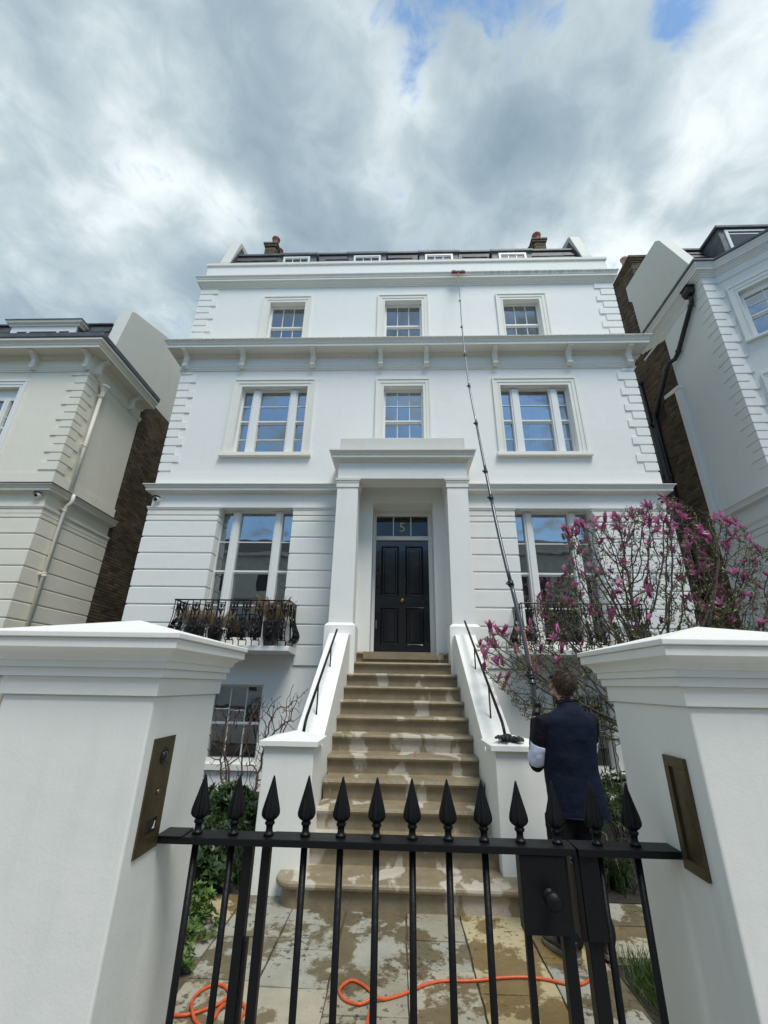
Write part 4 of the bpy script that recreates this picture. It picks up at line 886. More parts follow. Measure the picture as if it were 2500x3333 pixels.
# flank chimney of the right neighbour
st = MB().box(XM + .10, XM + .75, 10.30, 11.6, 13.2, 15.0).build('chimney_stack', 'mortar', nr)
bricks(st, lambda a, o, z: (XM + .10 - o, a, z), 10.3, 11.6, 13.3, 14.72, lambda a, z: True, (5, 8, 12), cap=110)
bricks(st, lambda a, o, z: (a, 10.30 - o, z), XM + .10, XM + .75, 13.3, 14.72, lambda a, z: True, (5, 8, 12), cap=60)
for k, (z_, e) in enumerate(((14.72, .03), (14.80, .06), (14.88, .09), (14.96, .05))):
    for j in range(5):
        L_ = (1.3 + 2 * e) / 5; MB().box(XM + .10 - e, XM + .75 + e, 10.3 - e + j * L_ + .003, 10.3 - e + (j + 1) * L_ - .003, z_ + .004, z_ + .073).build('brick', 'brick_brown', st, bevel=.004)
MB().lathe([(.11, 0), (.12, .05), (.10, .1), (.095, .5), (.12, .53), (.125, .6), (.08, .6)], (XM + .30, 10.85, 15.02), 16).build('chimney_pot', 'terracotta_pale', st, smooth=True)
# black rainwater goods
xq = XM - .10
xw = xq - .09
pipe = MB().tube([(xq, 8.33, 11.02), (xq, 8.34, 10.90), (xq, 8.37, 10.80), (xq, 9.28, 9.98), (xq - .02, 9.40, 9.90), (xw, 9.55, 9.90), (xw, 9.66, 9.84), (xw, 10.58, 8.98), (xw, 10.66, 8.84), (xw, 10.66, 8.7), (xw, 10.66, 1.0)], .058, 12).build('drainpipe', 'black_pipe', nr, smooth=True)
MB().prism([(xq - .12, 11.24), (xq + .06, 11.24), (xq + .06, 11.10), (xq + .04, 11.00), (xq - .08, 11.00), (xq - .12, 11.10)], 'y', 8.22, 8.46).box(xq - .14, xq + .08, 8.20, 8.48, 11.22, 11.26).build('hopper', 'black_pipe', pipe, bevel=.004)
for (y_, z_) in ((8.42, 10.75), (9.24, 10.02), (9.70, 9.80), (10.55, 9.01)):
    MB().sphere((xq - (.09 if y_ > 9.5 else 0), y_, z_), .076, 10, 8).build('pipe_collar', 'black_pipe', pipe, smooth=True)
for z_ in (8.7, 7.0, 5.3): MB().lathe([(.05, z_ - .06), (.074, z_ - .05), (.074, z_ + .05), (.05, z_ + .06)], (xw, 10.66, 0), 12).build('pipe_collar', 'black_pipe', pipe)
p2 = MB().tube([(BX - .07, 10.86, 10.28), (BX - .07, 10.86, 1)], .055, 10).tube([(BX - .07, 10.76, 8.6), (BX - .07, 10.76, 1)], .045, 10).build('drainpipe', 'black_pipe', nr, smooth=True)
for z_ in (10.25, 8.8, 7.1, 5.4): MB().lathe([(.05, z_ - .05), (.070, z_ - .04), (.070, z_ + .04), (.05, z_ + .05)], (BX - .07, 10.86, 0), 12).build('pipe_collar', 'black_pipe', p2)
MB().box(BX - .012, BX + .004, 10.25, 10.62, 8.6, 9.05).build('blocked_opening', 'mortar', fr_)

# ------------------------------------------------------------------ front steps
SC = .05
steps = thing('stone_staircase', 'flight of wet brown sandstone steps rising to the front door', 'steps', (SC, 4.15, 0))
def nosed(m, x0, x1, yf, yb, zt, th=.05):
    pr = [(yb, zt), (yf + .025, zt), (yf + .008, zt - .006), (yf, zt - th * .5), (yf + .008, zt - th + .006), (yf + .022, zt - th), (yf + .045, zt - th - .004), (yf + .05, zt - th - .018), (yb, zt - th - .018)]
    m.prism(pr, 'x', x0, x1)
for n in range(11, 0, -1):
    zt = .178 * (13 - n); yf = 4.15 + .31 * (12 - n) + (0.03 if n == 11 else 0)
    hw = .82 if n >= 9 else (.86 if n >= 4 else .90)
    if n == 2: hw = .905
    x0, x1 = SC - hw, SC + hw
    if n == 1: x0, x1 = -.725, .842
    m = MB(); nosed(m, x0, x1, yf, yf + .36, zt); t = m.build('step', 'step_stone', steps, smooth=False)
    MB().box(x0, x1, yf + .05, yf + .36, zt - .178 - .002, zt - .0685).build('riser', 'step_stone', t)
# curtail step with rounded ends
def curtail(ox, oy, z0, z1, r, n=9):
    xa, xb = -1.0 + .01, 1.10 - .01; yf = 4.15; pts = []
    pts.append((xa - ox, 4.62))
    for k in range(n + 1):
        a = math.pi + (math.pi / 2) * k / n; pts.append((xa - ox + r + math.cos(a) * r, yf - oy + r + math.sin(a) * r))
    for k in range(n + 1):
        a = -math.pi / 2 + (math.pi / 2) * k / n; pts.append((xb + ox - r + math.cos(a) * r, yf - oy + r + math.sin(a) * r))
    pts.append((xb + ox, 4.62)); return pts
levels = [(-.03, .128), (-.012, .130), (-.004, .138), (0, .152), (-.004, .168), (-.014, .176), (-.026, .178)]
vs = []; 
for o_, z_ in levels: vs += [(p[0], p[1], z_) for p in curtail(o_, o_, 0, 0, .17 + o_)]
k = len(vs) // len(levels); m = MB(); m.add(vs, [(i * k + j, i * k + j + 1, (i + 1) * k + j + 1, (i + 1) * k + j) for i in range(len(levels) - 1) for j in range(k - 1)] + [tuple((len(levels) - 1) * k + j for j in range(k))])
t = m.build('step', 'step_stone', steps, smooth=False)
m = MB(); m.prism(curtail(-.045, -.045, 0, 0, .14), 'z', -.02, .129); m.build('riser', 'step_stone', t)

# sloping side walls with their end piers
def side(x0, x1, px0, px1, lab):
    o = thing('stair_wall', lab, 'wall', ((px0 + px1) / 2, 4.4, 0))
    a = 4.80; f = lambda y: 1.14 + .667 * (y - 5.15)
    MB().prism([(a, -.05), (a, f(a)), (6.99, f(6.99)), (7.24, f(6.99)), (7.24, -.05)], 'x', x0, x1).build('sloped_wall', 'stucco_pier', o, bevel=.006)
    MB().frustum(px0, px1, 4.40, 4.86, -.05, 1.085, .006).build('pier', 'stucco_pier', o, bevel=.008)
    e = .035; c = MB(); c.box(px0 - e, px1 + e, 4.40 - e, 4.86 + e, 1.085, 1.128)
    cx_, cy_ = (px0 + px1) / 2, 4.63; z0 = 1.129
    c.add([(px0 - e, 4.40 - e, z0), (px1 + e, 4.40 - e, z0), (px1 + e, 4.86 + e, z0), (px0 - e, 4.86 + e, z0), (cx_, cy_, 1.195)], [(0, 1, 4), (1, 2, 4), (2, 3, 4), (3, 0, 4)])
    c.build('cap', 'stucco_pier', o, bevel=.004)
    return o
side(-1.105, -.79, -1.235, -.766, 'white stair side wall and pier on the left of the steps, thin handrail above')
side(.885, 1.20, .862, 1.325, 'white stair side wall and pier on the right of the steps, gloves on its cap')
def handrail(x, top, lab):
    o = thing('handrail', lab, 'handrail', (x, 4.71, 1.18))
    m = MB(); m.tube([(x, top[0], top[1]), (x, 4.82, 1.30), (x, 4.77, 1.255), (x, 4.715, 1.17)], .0155, 10); m.build('rail', 'black_iron', o, smooth=True)
    for (y, zt) in ((6.20, 1.295 + (6.2 - 4.8) * (top[1] - 1.30) / (top[0] - 4.82)), (5.38, 1.295 + (5.38 - 4.8) * (top[1] - 1.30) / (top[0] - 4.82))):
        MB().tube([(x, y, 1.14 + .667 * (y - 5.15) - .01), (x, y, zt)], .009, 8).build('post', 'black_iron', o, smooth=True)
handrail(-.94, (6.68, 2.39), 'thin black iron handrail on the left sloping stair wall')
handrail(1.04, (6.95, 2.575), 'thin black iron handrail on the right sloping stair wall, ending at the gloves')

# ------------------------------------------------------------------ security cameras
def dome(x, z, lab, hood=True, y=8.0):
    o = thing('security_camera', lab, 'camera', (x, y, z), 'security cameras on the facades')
    MB(lambda p: (p[0], y - p[2], p[1])).lathe([(.055, 0), (.055, .02), (.045, .03)], (x, z, 0), 18).build('base', 'dome_white', o, smooth=True)
    MB().sphere((x, y - .075, z - .005), .066, 18, 12).build('housing', 'dome_white', o, smooth=True)
    MB().sphere((x, y - .098, z - .012), .050, 16, 10).build('lens_dome', 'lens_glass', o, smooth=True)
    if hood:
        m = MB(); n = 14; 
        vs = [(x + .072 * math.cos(a), y - .085 - .075 * math.sin(a), z + .03 + .012 * math.sin(a)) for a in [math.pi * (i - 1) / (n - 2) for i in range(n)]]
        m.add(vs + [(v[0], v[1], v[2] + .012) for v in vs], [tuple(range(n)), tuple(range(n, 2 * n))[::-1]] + [(i, (i + 1) % n, n + (i + 1) % n, n + i) for i in range(n)]); m.build('hood', 'black_plastic', o)
dome(-5.0, 5.10, 'white dome camera with black hood, left end of the white villa under its string course')
dome(5.17, 5.07, 'white dome camera with black hood, right end of the white villa above the magnolia')
dome(-7.56, 5.19, 'small dark dome camera under the string course of the cream left house')

# ------------------------------------------------------------------ iron balconettes
def balconette(xa, xb, lab, labs):
    o = thing('balconette', lab, 'balcony', ((xa + xb) / 2, 8, 2.1), 'iron balconettes under the tall windows')
    MB().prism([(8.0, 2.085), (7.46, 2.115), (7.44, 2.12), (7.44, 2.19), (7.46, 2.20), (8.0, 2.215)], 'x', xa - .06 + .0, xb + .06).build('slab', 'stucco_white', o, bevel=.004)
    yf = 7.44; zt = 2.955
    MB().tube([(xa, 8.0, zt), (xa, yf, zt)], .013, 6).tube([(xa - .012, yf, zt), (xb + .012, yf, zt)], .013, 6).tube([(xb, yf, zt), (xb, 8.0, zt)], .013, 6).build('top_rail', 'black_iron', o)
    prof = [(0.0, 2.955), (0.0, 2.80), (.0, 2.72), (-.012, 2.64), (-.045, 2.55), (-.088, 2.46), (-.105, 2.40), (-.095, 2.345), (-.055, 2.30), (-.005, 2.275), (.012, 2.26), (.012, 2.20)]
    def bar_pts(x, y, nx, ny): return [(x - nx * q, y - ny * q, z_) for q, z_ in prof]
    # front: nx,ny = inward direction
    gaps = []; x = xa + .005; xs_ = []
    n = 9; P_ = (xb - xa - .01) / (n * .131 + n * .094) ; 
    for i in range(n):
        xs_.append(x); xs_.append(x + .094 * P_) if False else None
        gaps.append((x + .094 * P_, x + (.094 + .131) * P_)); x += (.094 + .131) * P_
        xs_.append(gaps[-1][0])
    xs_.append(xb - .005)
    def orn(z_): return None
    def bar(x, y, nx, ny, foot=True):
        pts = bar_pts(x, y, -nx, -ny) if False else [(x + nx * (-q), y + ny * (-q), z_) for q, z_ in prof]
        MB().tube(pts, .0085, 6).build('baluster', 'black_iron', o)
    for x in sorted(set(round(v, 4) for v in xs_)): bar(x, yf, 0, -1)
    def panel(c, u, nin, wdt):
        """cast scrollwork between two bars; c centre (x,y), u along, nin outward normal"""
        m = MB()
        def off(z_): 
            zs_2 = [q[1] for q in prof][::-1]; qs = [q[0] for q in prof][::-1]
            return float(np.interp(z_, zs_2, qs))
        def P(a, z_): q = -off(z_); return (c[0] + u[0] * a + nin[0] * q, c[1] + u[1] * a + nin[1] * q, z_)
        def scroll(cx_, cz_, r, turns=1.2, a0=0, dirn=1, t=.007):
            pts = []
            for k in range(15):
                f = k / 14; a = a0 + dirn * 2 * math.pi * turns * f; rr = r * (1 - .72 * f); pts.append(P(cx_ + rr * math.cos(a), cz_ + rr * math.sin(a)))
            m.tube(pts, t, 5)
        h = wdt / 2
        for s in (-1, 1):
            scroll(s * h * .48, 2.865, h * .40, 1.1, math.pi / 2, s); scroll(s * h * .42, 2.79, h * .34, 1.1, math.pi / 2, -s)
            m.tube([P(s * h * .95, 2.90), P(s * h * .6, 2.82), P(s * h * .25, 2.75), P(0, 2.70)], .007, 5)
            scroll(s * h * .38, 2.585, h * .36, 1.2, math.pi / 2, s, .008); scroll(s * h * .50, 2.50, h * .42, 1.2, -math.pi / 2, s, .009); scroll(s * h * .55, 2.405, h * .46, 1.1, math.pi / 2, -s, .009)
            scroll(s * h * .45, 2.32, h * .40, 1.1, -math.pi / 2, -s, .008)
            m.tube([P(0, 2.66), P(s * h * .6, 2.60), P(s * h * .75, 2.54)], .007, 5); m.tube([P(s * h * .2, 2.58), P(s * h * .1, 2.45), P(s * h * .25, 2.30)], .009, 5)
        m.tube([P(-h, 2.91), P(h, 2.91)], .007, 5); m.tube([P(0, 2.90), P(0, 2.70)], .009, 5); m.tube([P(0, 2.66), P(0, 2.29)], .014, 6); m.tube([P(-h, 2.285), P(h, 2.285)], .009, 5)
        for (a, z_, r) in ((0, 2.84, .02), (0, 2.56, .026), (0, 2.47, .03), (0, 2.37, .028)): p = P(a, z_); m.sphere(p, r, 7, 5, 1, .5, 1.2)
        m.build('cast_panel', 'black_iron', o)
    for a, b in gaps: panel(((a + b) / 2, yf), (1, 0), (0, -1), b - a)
    for xx, nx in ((xa, -1), (xb, 1)):
        for y in (7.53, 7.66, 7.76, 7.89, 7.97): bar(xx, y, nx, 0)
        panel((xx, 7.595), (0, 1), (nx, 0), .125); panel((xx, 7.825), (0, 1), (nx, 0), .125)
    return o
balconette(-3.93, -1.905, 'black iron balconette left of the porch, pots of dry grass on its slab', None)
balconette(2.085, 4.11, 'black iron balconette right of the porch, half hidden behind the magnolia', None)

# ------------------------------------------------------------------ gate piers
def pier(x0, x1, y0, y1, lab, sgn):
    o = thing('gate_pier', lab, 'gate pier', ((x0 + x1) / 2, (y0 + y1) / 2, 0))
    m = MB(); t = .0
    m.add([(x0 - t * 2, y0 - t, -.05), (x1 + t * 2, y0 - t, -.05), (x1 + t * 2, y1 + t, -.05), (x0 - t * 2, y1 + t, -.05), (x0, y0, 1.571), (x1, y0, 1.571), (x1, y1, 1.571), (x0, y1, 1.571)],
          [(0, 3, 2, 1), (4, 5, 6, 7), (0, 1, 5, 4), (1, 2, 6, 5), (2, 3, 7, 6), (3, 0, 4, 7)])
    m.build('shaft', 'stucco_pier', o, bevel=.007)
    pth = [(x0, (y0 + y1) / 2), (x0, y0), (x1, y0), (x1, y1), (x0, y1), (x0, (y0 + y1) / 2)]
    MB().sweep(pth, [(0, 1.570), (.012, 1.570), (.012, 1.630), (-.05, 1.630)], False).build('neck_band', 'stucco_pier', o, bevel=.002)
    MB().sweep(pth, [(-.05, 1.6303), (.026, 1.6303), (.026, 1.660), (-.05, 1.664)], False).build('lower_fascia', 'stucco_pier', o, bevel=.002)
    MB().sweep(pth, [(-.05, 1.6603), (.036, 1.6603), (.036, 1.684), (.045, 1.686), (.047, 1.694), (.053, 1.706), (.064, 1.716), (.078, 1.722), (.083, 1.724), (.083, 1.756), (-.05, 1.758)], False).build('cornice', 'stucco_pier', o, bevel=.0015)
    e = .092; c = MB(); a, b, c0, d = x0 - e, x1 + e, y0 - e, y1 + e; cx_, cy_ = (x0 + x1) / 2, (y0 + y1) / 2
    vs = [(a, c0, 1.757), (b, c0, 1.757), (b, d, 1.757), (a, d, 1.757), (a, c0, 1.776), (b, c0, 1.776), (b, d, 1.776), (a, d, 1.776), (cx_ - .001, cy_, 1.862)]
    c.add(vs, [(0, 3, 2, 1), (0, 1, 5, 4), (1, 2, 6, 5), (2, 3, 7, 6), (3, 0, 4, 7), (4, 5, 8), (5, 6, 8), (6, 7, 8), (7, 4, 8)]); c.build('coping', 'stucco_pier', o, bevel=.003)
    return o
pier(-1.389, -.846, 1.59, 2.13, 'white stucco gate pier left of the gate, bronze intercom on its inner face', 1)
pier(.951, 1.494, 1.574, 2.11, 'white stucco gate pier right of the gate, bronze letterbox on its inner face', -1)
# garden walls running on from the piers
for (a, b, lab) in ((-7.0, -1.40, 'low white front garden wall running left from the left gate pier'), (1.505, 7.0, 'low white front garden wall running right from the right gate pier')):
    o = thing('garden_wall', lab, 'wall', ((a + b) / 2, 1.85, 0)); MB().box(a, b, 1.74, 1.98, -.05, .80).build('wall_body', 'stucco_pier', o, bevel=.006); MB().box(a, b, 1.70, 2.02, .80, .86).build('coping', 'stucco_pier', o, bevel=.006)
# intercom
ix = -.846
o = thing('intercom', 'tall bronze video intercom plate on the inner face of the left gate pier', 'intercom', (ix, 1.715, 1.26))
pl = MB(); 
for (z0, z1) in ((1.089, 1.137), (1.184, 1.4325)): pl.box(ix, ix + .006, 1.645, 1.790, z0, z1)
pl.box(ix, ix + .006, 1.645, 1.686, 1.137, 1.184); pl.box(ix, ix + .006, 1.757, 1.790, 1.137, 1.184); pl.build('plate', 'bronze_plate', o)
MB().box(ix - .0, ix + .0015, 1.686, 1.757, 1.137, 1.184).build('reader_recess', 'bronze_dark', o)
MB().prism([(1.700, 1.150), (1.740, 1.146), (1.742, 1.166), (1.720, 1.160)], 'x', ix + .002, ix + .004).build('reader_window', 'lens_glass', o)
MB().prism([(1.735, 1.152), (1.747, 1.150), (1.750, 1.172), (1.745, 1.172), (1.742, 1.158)], 'x', ix + .0041, ix + .005).build('reader_mark', 'dome_white', o)
rx = lambda c: (lambda p: (ix + .006 + p[2], c[0] + p[0], c[1] + p[1]))
MB(rx((1.726, 1.372))).lathe([(.027, 0), (.027, .003), (.022, .004), (.020, .002)], (0, 0, 0), 24).build('camera_ring', 'black_plastic', o, smooth=False)
MB(rx((1.726, 1.372))).sphere((0, 0, .001), .017, 16, 10, 1, 1, .5).build('camera_lens', 'lens_glass', o, smooth=True)
MB(rx((1.726, 1.261))).lathe([(.0085, 0), (.0085, .003), (.006, .005), (.001, .005)], (0, 0, 0), 16).build('call_button', 'brass', o, smooth=True)
for (y, z) in ((1.655, 1.422), (1.78, 1.422), (1.655, 1.10), (1.78, 1.10), (1.755, 1.345)): MB(rx((y, z))).sphere((0, 0, 0), .0025, 8, 6).build('screw', 'bronze_dark', o)
# letterbox
lx = .951
o = thing('letterbox', 'tall bronze letter plate set in the inner face of the right gate pier', 'letterbox', (lx, 1.71, 1.24))
lf = MB()
for (a, b, c, d) in ((1.651, 1.771, 1.078, 1.112), (1.651, 1.771, 1.375, 1.408), (1.651, 1.685, 1.112, 1.375), (1.745, 1.771, 1.112, 1.375)): lf.box(lx - .012, lx, a, b, c, d)
lf.build('frame', 'bronze_plate', o, bevel=.0015)
MB().box(lx - .004, lx, 1.685, 1.745, 1.112, 1.375).build('flap', 'bronze_plate', o); MB().box(lx - .0055, lx - .004, 1.738, 1.7445, 1.113, 1.374).build('flap_hinge', 'bronze_dark', o)

# ------------------------------------------------------------------ gate and railings
RYc = 1.835
def finial_mesh(root, x, y, z, yaw=0):
    pr = [(.0165, 0), (.0185, .003), (.0185, .007), (.0155, .010), (.0125, .013), (.0115, .022), (.0125, .031), (.0165, .034), (.0175, .038), (.0165, .042), (.0125, .044), (.016, .047), (.026, .053), (.0325, .061), (.0335, .070), (.0315, .082), (.0265, .100), (.020, .122), (.0135, .145), (.0075, .167), (.004, .180), (.0022, .185), (.0005, .186)]
    m = MB(); m.lathe(pr, (0, 0, 0), 40, 8, .24, (.050, .178)); me_o = m.build('finial', 'black_iron', None, smooth=True)
    me_o.parent = root; me_o.location = Vector((x, y, z)) - world_loc(root); me_o.rotation_euler = (0, 0, yaw); return me_o
gate = thing('garden_gate', 'black iron gate with spearhead finials and a lock box, hung between two railing panels', 'gate', (.05, RYc, 0))
lrail = thing('railing_panel', 'narrow fixed black railing panel fixed to the left gate pier, three spearheads', 'railing', (-.65, RYc, 0), 'fixed panels beside the gate')
rrail = thing('railing_panel', 'narrow fixed black railing panel fixed to the right gate pier, two spearheads', 'railing', (.80, RYc, 0), 'fixed panels beside the gate')
MB().box(-.853, -.435, 1.788, 1.880, 1.094, 1.115).build('top_rail', 'black_iron', lrail, bevel=.002)
MB().box(-.853, -.755, 1.784, 1.884, 1.1152, 1.1185).build('fixing_plate', 'black_iron', lrail, bevel=.001)
MB().box(-.448, .600, 1.786, 1.878, 1.095, 1.117).build('top_rail', 'black_iron', gate, bevel=.002)
MB().box(.608, .958, 1.786, 1.880, 1.095, 1.117).build('top_rail', 'black_iron', rrail, bevel=.002)
fm = None
for root, xs_, z_ in ((lrail, [-.721, -.590, -.462], 1.115), (gate, [-.331, -.204, -.077, .050, .177, .302, .428, .556], 1.117), (rrail, [.692, .822], 1.117)):
    for x in xs_:
        if fm is None: fm = finial_mesh(root, x, RYc, z_)
        else: place('finial', fm.data, root, (x, RYc, z_), (0, 0, random.uniform(0, .3)))
def bars(root, xs_, r=.0118, y=RYc, z0=.06):
    for x in xs_: MB().tube([(x, y, z0), (x, y, 1.095)], r, 10).build('bar', 'black_iron', root, smooth=True)
bars(lrail, [-.721, -.591]); bars(gate, [-.331, -.204, -.077, .050, .177, .302]); bars(rrail, [.692, .822])
MB().box(-.542, -.510, 1.815, 1.855, -.02, 1.094).build('post', 'black_iron', lrail, bevel=.003)
MB().box(-.508, -.498, 1.822, 1.850, .05, .83).build('post_flat', 'black_iron', lrail)
MB().box(-.478, -.448, 1.818, 1.852, .05, 1.095).build('stile', 'black_iron', gate, bevel=.003)
MB().box(.535, .572, 1.815, 1.855, .05, 1.095).build('stile', 'black_iron', gate, bevel=.003)
MB().box(.417, .438, 1.822, 1.848, .05, 1.095).build('bar', 'black_iron', gate, bevel=.003)
MB().box(-.478, .572, 1.805, 1.865, .06, .09).build('bottom_rail', 'black_iron', gate, bevel=.002)
MB().box(.409, .560, 1.792, 1.850, .883, 1.094).build('lock_box', 'black_iron', gate, bevel=.003)
kb = MB(lambda p: (.497 + p[0], 1.792 - p[2], .987 + p[1])); kb.lathe([(.020, 0), (.020, .004), (.010, .006), (.009, .022), (.019, .028), (.0265, .040), (.027, .048), (.021, .057), (.001, .061)], (0, 0, 0), 24)
kb.build('gate_knob', 'black_iron', gate, smooth=True)
MB().box(.615, .660, 1.815, 1.862, -.02, 1.095).build('post', 'black_iron', rrail, bevel=.003)
MB().box(.592, .614, 1.800, 1.870, .868, 1.094).box(.605, .675, 1.80, 1.815, .868, 1.094).build('latch_plate', 'black_iron', rrail, bevel=.003)
MB().box(.585, .612, 1.81, 1.83, 1.082, 1.088).box(.588, .614, 1.81, 1.83, 1.068, 1.074).build('latch_bolt', 'alloy', rrail)
for root, (a, b) in ((lrail, (-.853, -.51)), (rrail, (.615, .958))): MB().box(a, b, 1.805, 1.865, .05, .08).build('bottom_rail', 'black_iron', root, bevel=.002)

# ------------------------------------------------------------------ plants
def colonize(seeds, pts, step=.06, infl=.6, kill=.09, iters=160, grav=0.0, jitter=.15):
    """space colonisation: grows a branching skeleton from seed points towards attractors"""
    nodes = [np.array(s, float) for s in seeds]; par = [-1] * len(seeds)
    att = np.array(pts, float); dm = np.full(len(att), 1e9); near = np.zeros(len(att), int)
    def upd(first):
        nonlocal dm, near
        nn_ = np.array(nodes[first:])
        d = np.linalg.norm(att[:, None, :] - nn_[None, :, :], axis=2); j = d.argmin(1); dd = d[np.arange(len(att)), j]
        better = dd < dm; dm = np.where(better, dd, dm); near = np.where(better, j + first, near)
    upd(0)
    for _ in range(iters):
        if len(att) == 0: break
        acc = {}
        for i, n_ in enumerate(near):
            if dm[i] < infl: acc.setdefault(int(n_), []).append((att[i] - nodes[n_]) / max(dm[i], 1e-6))
        if not acc:
            i = int(dm.argmin()); n_ = int(near[i]); acc[n_] = [(att[i] - nodes[n_]) / dm[i]]
        k0 = len(nodes)
        for n_, vs_ in acc.items():
            v = np.mean(vs_, 0) + rng.normal(0, jitter, 3); v[2] += grav; v /= (np.linalg.norm(v) + 1e-9)
            nodes.append(nodes[n_] + v * step); par.append(n_)
        upd(k0); keep = dm > kill; att, dm, near = att[keep], dm[keep], near[keep]
    return nodes, par
def skeleton_mesh(nodes, par, tip, pw, rmax, n=5):
    k = len(nodes); w_ = [0.0] * k; ch = [[] for _ in range(k)]
    for i, p in enumerate(par):
        if p >= 0: ch[p].append(i)
    rad = [0.0] * k
    for i in range(k - 1, -1, -1):
        rad[i] = tip if not ch[i] else min(rmax, sum(rad[c] ** pw for c in ch[i]) ** (1 / pw))
    m = MB(); done = set()
    # chains: follow the thickest child
    stack = [i for i in range(k) if par[i] < 0]
    while stack:
        s = stack.pop(); chain = [s]; c = s
        if par[s] >= 0: chain = [par[s], s]
        while ch[c]:
            best = max(ch[c], key=lambda q: rad[q]); stack += [q for q in ch[c] if q != best]; chain.append(best); c = best
        if len(chain) > 1:
            rr = [rad[i] for i in chain]; 
            if par[s] >= 0: rr[0] = min(rr[0], rr[1] * 1.15)
            m.tube([nodes[i] for i in chain], rr, n if max(rr) < .012 else 8, cap=False)
    return m, rad, ch
def in_poly(x, z, poly):
    c = False; n = len(poly)
    for i in range(n):
        a, b = poly[i], poly[(i + 1) % n]
        if (a[1] > z) != (b[1] > z) and x < (b[0] - a[0]) * (z - a[1]) / (b[1] - a[1] + 1e-12) + a[0]: c = not c
    return c
def leafquad(m, p, d, up, l, w_, fold=.25):
    d = d.normalized(); s = d.cross(up)
    s = s.normalized() if s.length > 1e-4 else Vector((1, 0, 0)); u = s.cross(d)
    a = p; b = p + d * l * .45 + s * w_ + u * w_ * fold; c = p + d * l; e = p + d * l * .45 - s * w_ + u * w_ * fold; mid = p + d * l * .5
    m.add([a, b, c, e, mid], [(0, 4, 1), (1, 4, 2), (0, 3, 4), (3, 2, 4)])
def rv(): return Vector(rng.normal(0, 1, 3)).normalized()

# magnolia -------------------------------------------------------------
mag = thing('magnolia', 'magnolia with dark pink flowers on bare branches, between stair wall and right pier', 'magnolia', (2.75, 5.5, 0))
out_poly = [(.90, 2.10), (1.15, 2.28), (1.55, 2.25), (1.75, 2.75), (2.05, 2.88), (2.2, 3.20), (2.15, 3.55), (2.45, 3.72), (2.9, 3.75), (3.15, 3.95), (3.55, 3.98), (3.8, 4.15), (3.95, 3.95), (4.3, 3.8), (4.55, 3.75), (4.75, 3.35), (5.6, 3.6), (6.2, 3.0), (6.0, 1.6), (4.5, 1.3), (3.2, .9), (2.6, 1.0), (2.05, 1.15), (1.45, 1.25), (1.25, 1.50), (1.0, 1.80)]
att = []
while len(att) < 8200:
    x, z = rng.uniform(.85, 6.2), rng.uniform(.9, 4.2)
    if not in_poly(x, z, out_poly): continue
    if (3.95 < x < 4.9) and z > 3.2 and rng.random() < .35: continue
    yy = rng.uniform(4.85, 6.35) if z < 2.6 else rng.uniform(5.0, 6.2)
    if x < 1.3 and z < 1.14 + .667 * (yy - 5.15) + .15 and yy > 4.8: continue
    q_ = yy / 5.5; att.append((x * q_, yy, 1.62 + (z - 1.62) * q_))
seeds = [(2.65, 5.6, 0), (2.85, 5.7, 0), (3.1, 5.5, 0), (4.6, 5.8, 0), (5.2, 5.6, 0)]
nodes, par = colonize(seeds, att, .052, .9, .062, 170, .02, .07)
m, rad, ch = skeleton_mesh(nodes, par, .0030, 2.6, .032)
m.build('branches', 'bark', mag, smooth=True)
tips = [i for i in range(len(nodes)) if not ch[i]]
# short spurs bristling along the twigs
m = MB()
for i in range(len(nodes)):
    if rad[i] < .012 and rng.random() < .55:
        p = Vector(nodes[i]); d = (rv() + Vector((0, 0, .5))).normalized(); l = rng.uniform(.03, .10)
        m.tube([p, p + d * l * .5 + rv() * .008, p + d * l], [.0028, .0024, .0018], 3, cap=False)
m.build('twigs', 'bark', mag, kind='stuff')
m = MB()
for i in range(len(nodes)):
    x, y, z = nodes[i]
    dens = .95 if (3.3 < x < 4.4 and z < 3.0) else .5
    if rad[i] < .006 and rng.random() < dens:
        for _ in range(2):
            p = Vector(nodes[i]) + rv() * .02; leafquad(m, p, rv() + Vector((0, 0, .8)), rv(), rng.uniform(.025, .055), rng.uniform(.006, .012))
m.build('young_leaves', 'leaf_young', mag, kind='stuff')
def petal(m, base, out_, tilt, l, w_, curl):
    """one long tepal: out_ horizontal direction, tilt from vertical at base to tip"""
    o_ = Vector((math.cos(out_), math.sin(out_), 0)); s = Vector((-o_.y, o_.x, 0)); p = Vector(base); n = 4; rows = []
    for k in range(n + 1):
        f = k / n; a = tilt * .45 + tilt * .75 * f + curl * f * f
        ww = w_ * (math.sin(math.pi * min(1, .16 + f * .84)) ** .7) * (1 if k < n else .15)
        cup = Vector((0, 0, 0)) - o_ * ww * .35
        rows.append([p + s * ww + cup, p.copy(), p - s * ww + cup])
        p = p + (o_ * math.sin(a) + Vector((0, 0, 1)) * math.cos(a)) * (l / n)
    m.add([q for r_ in rows for q in r_], [(k * 3 + j, k * 3 + j + 1, (k + 1) * 3 + j + 1, (k + 1) * 3 + j) for k in range(n) for j in range(2)])
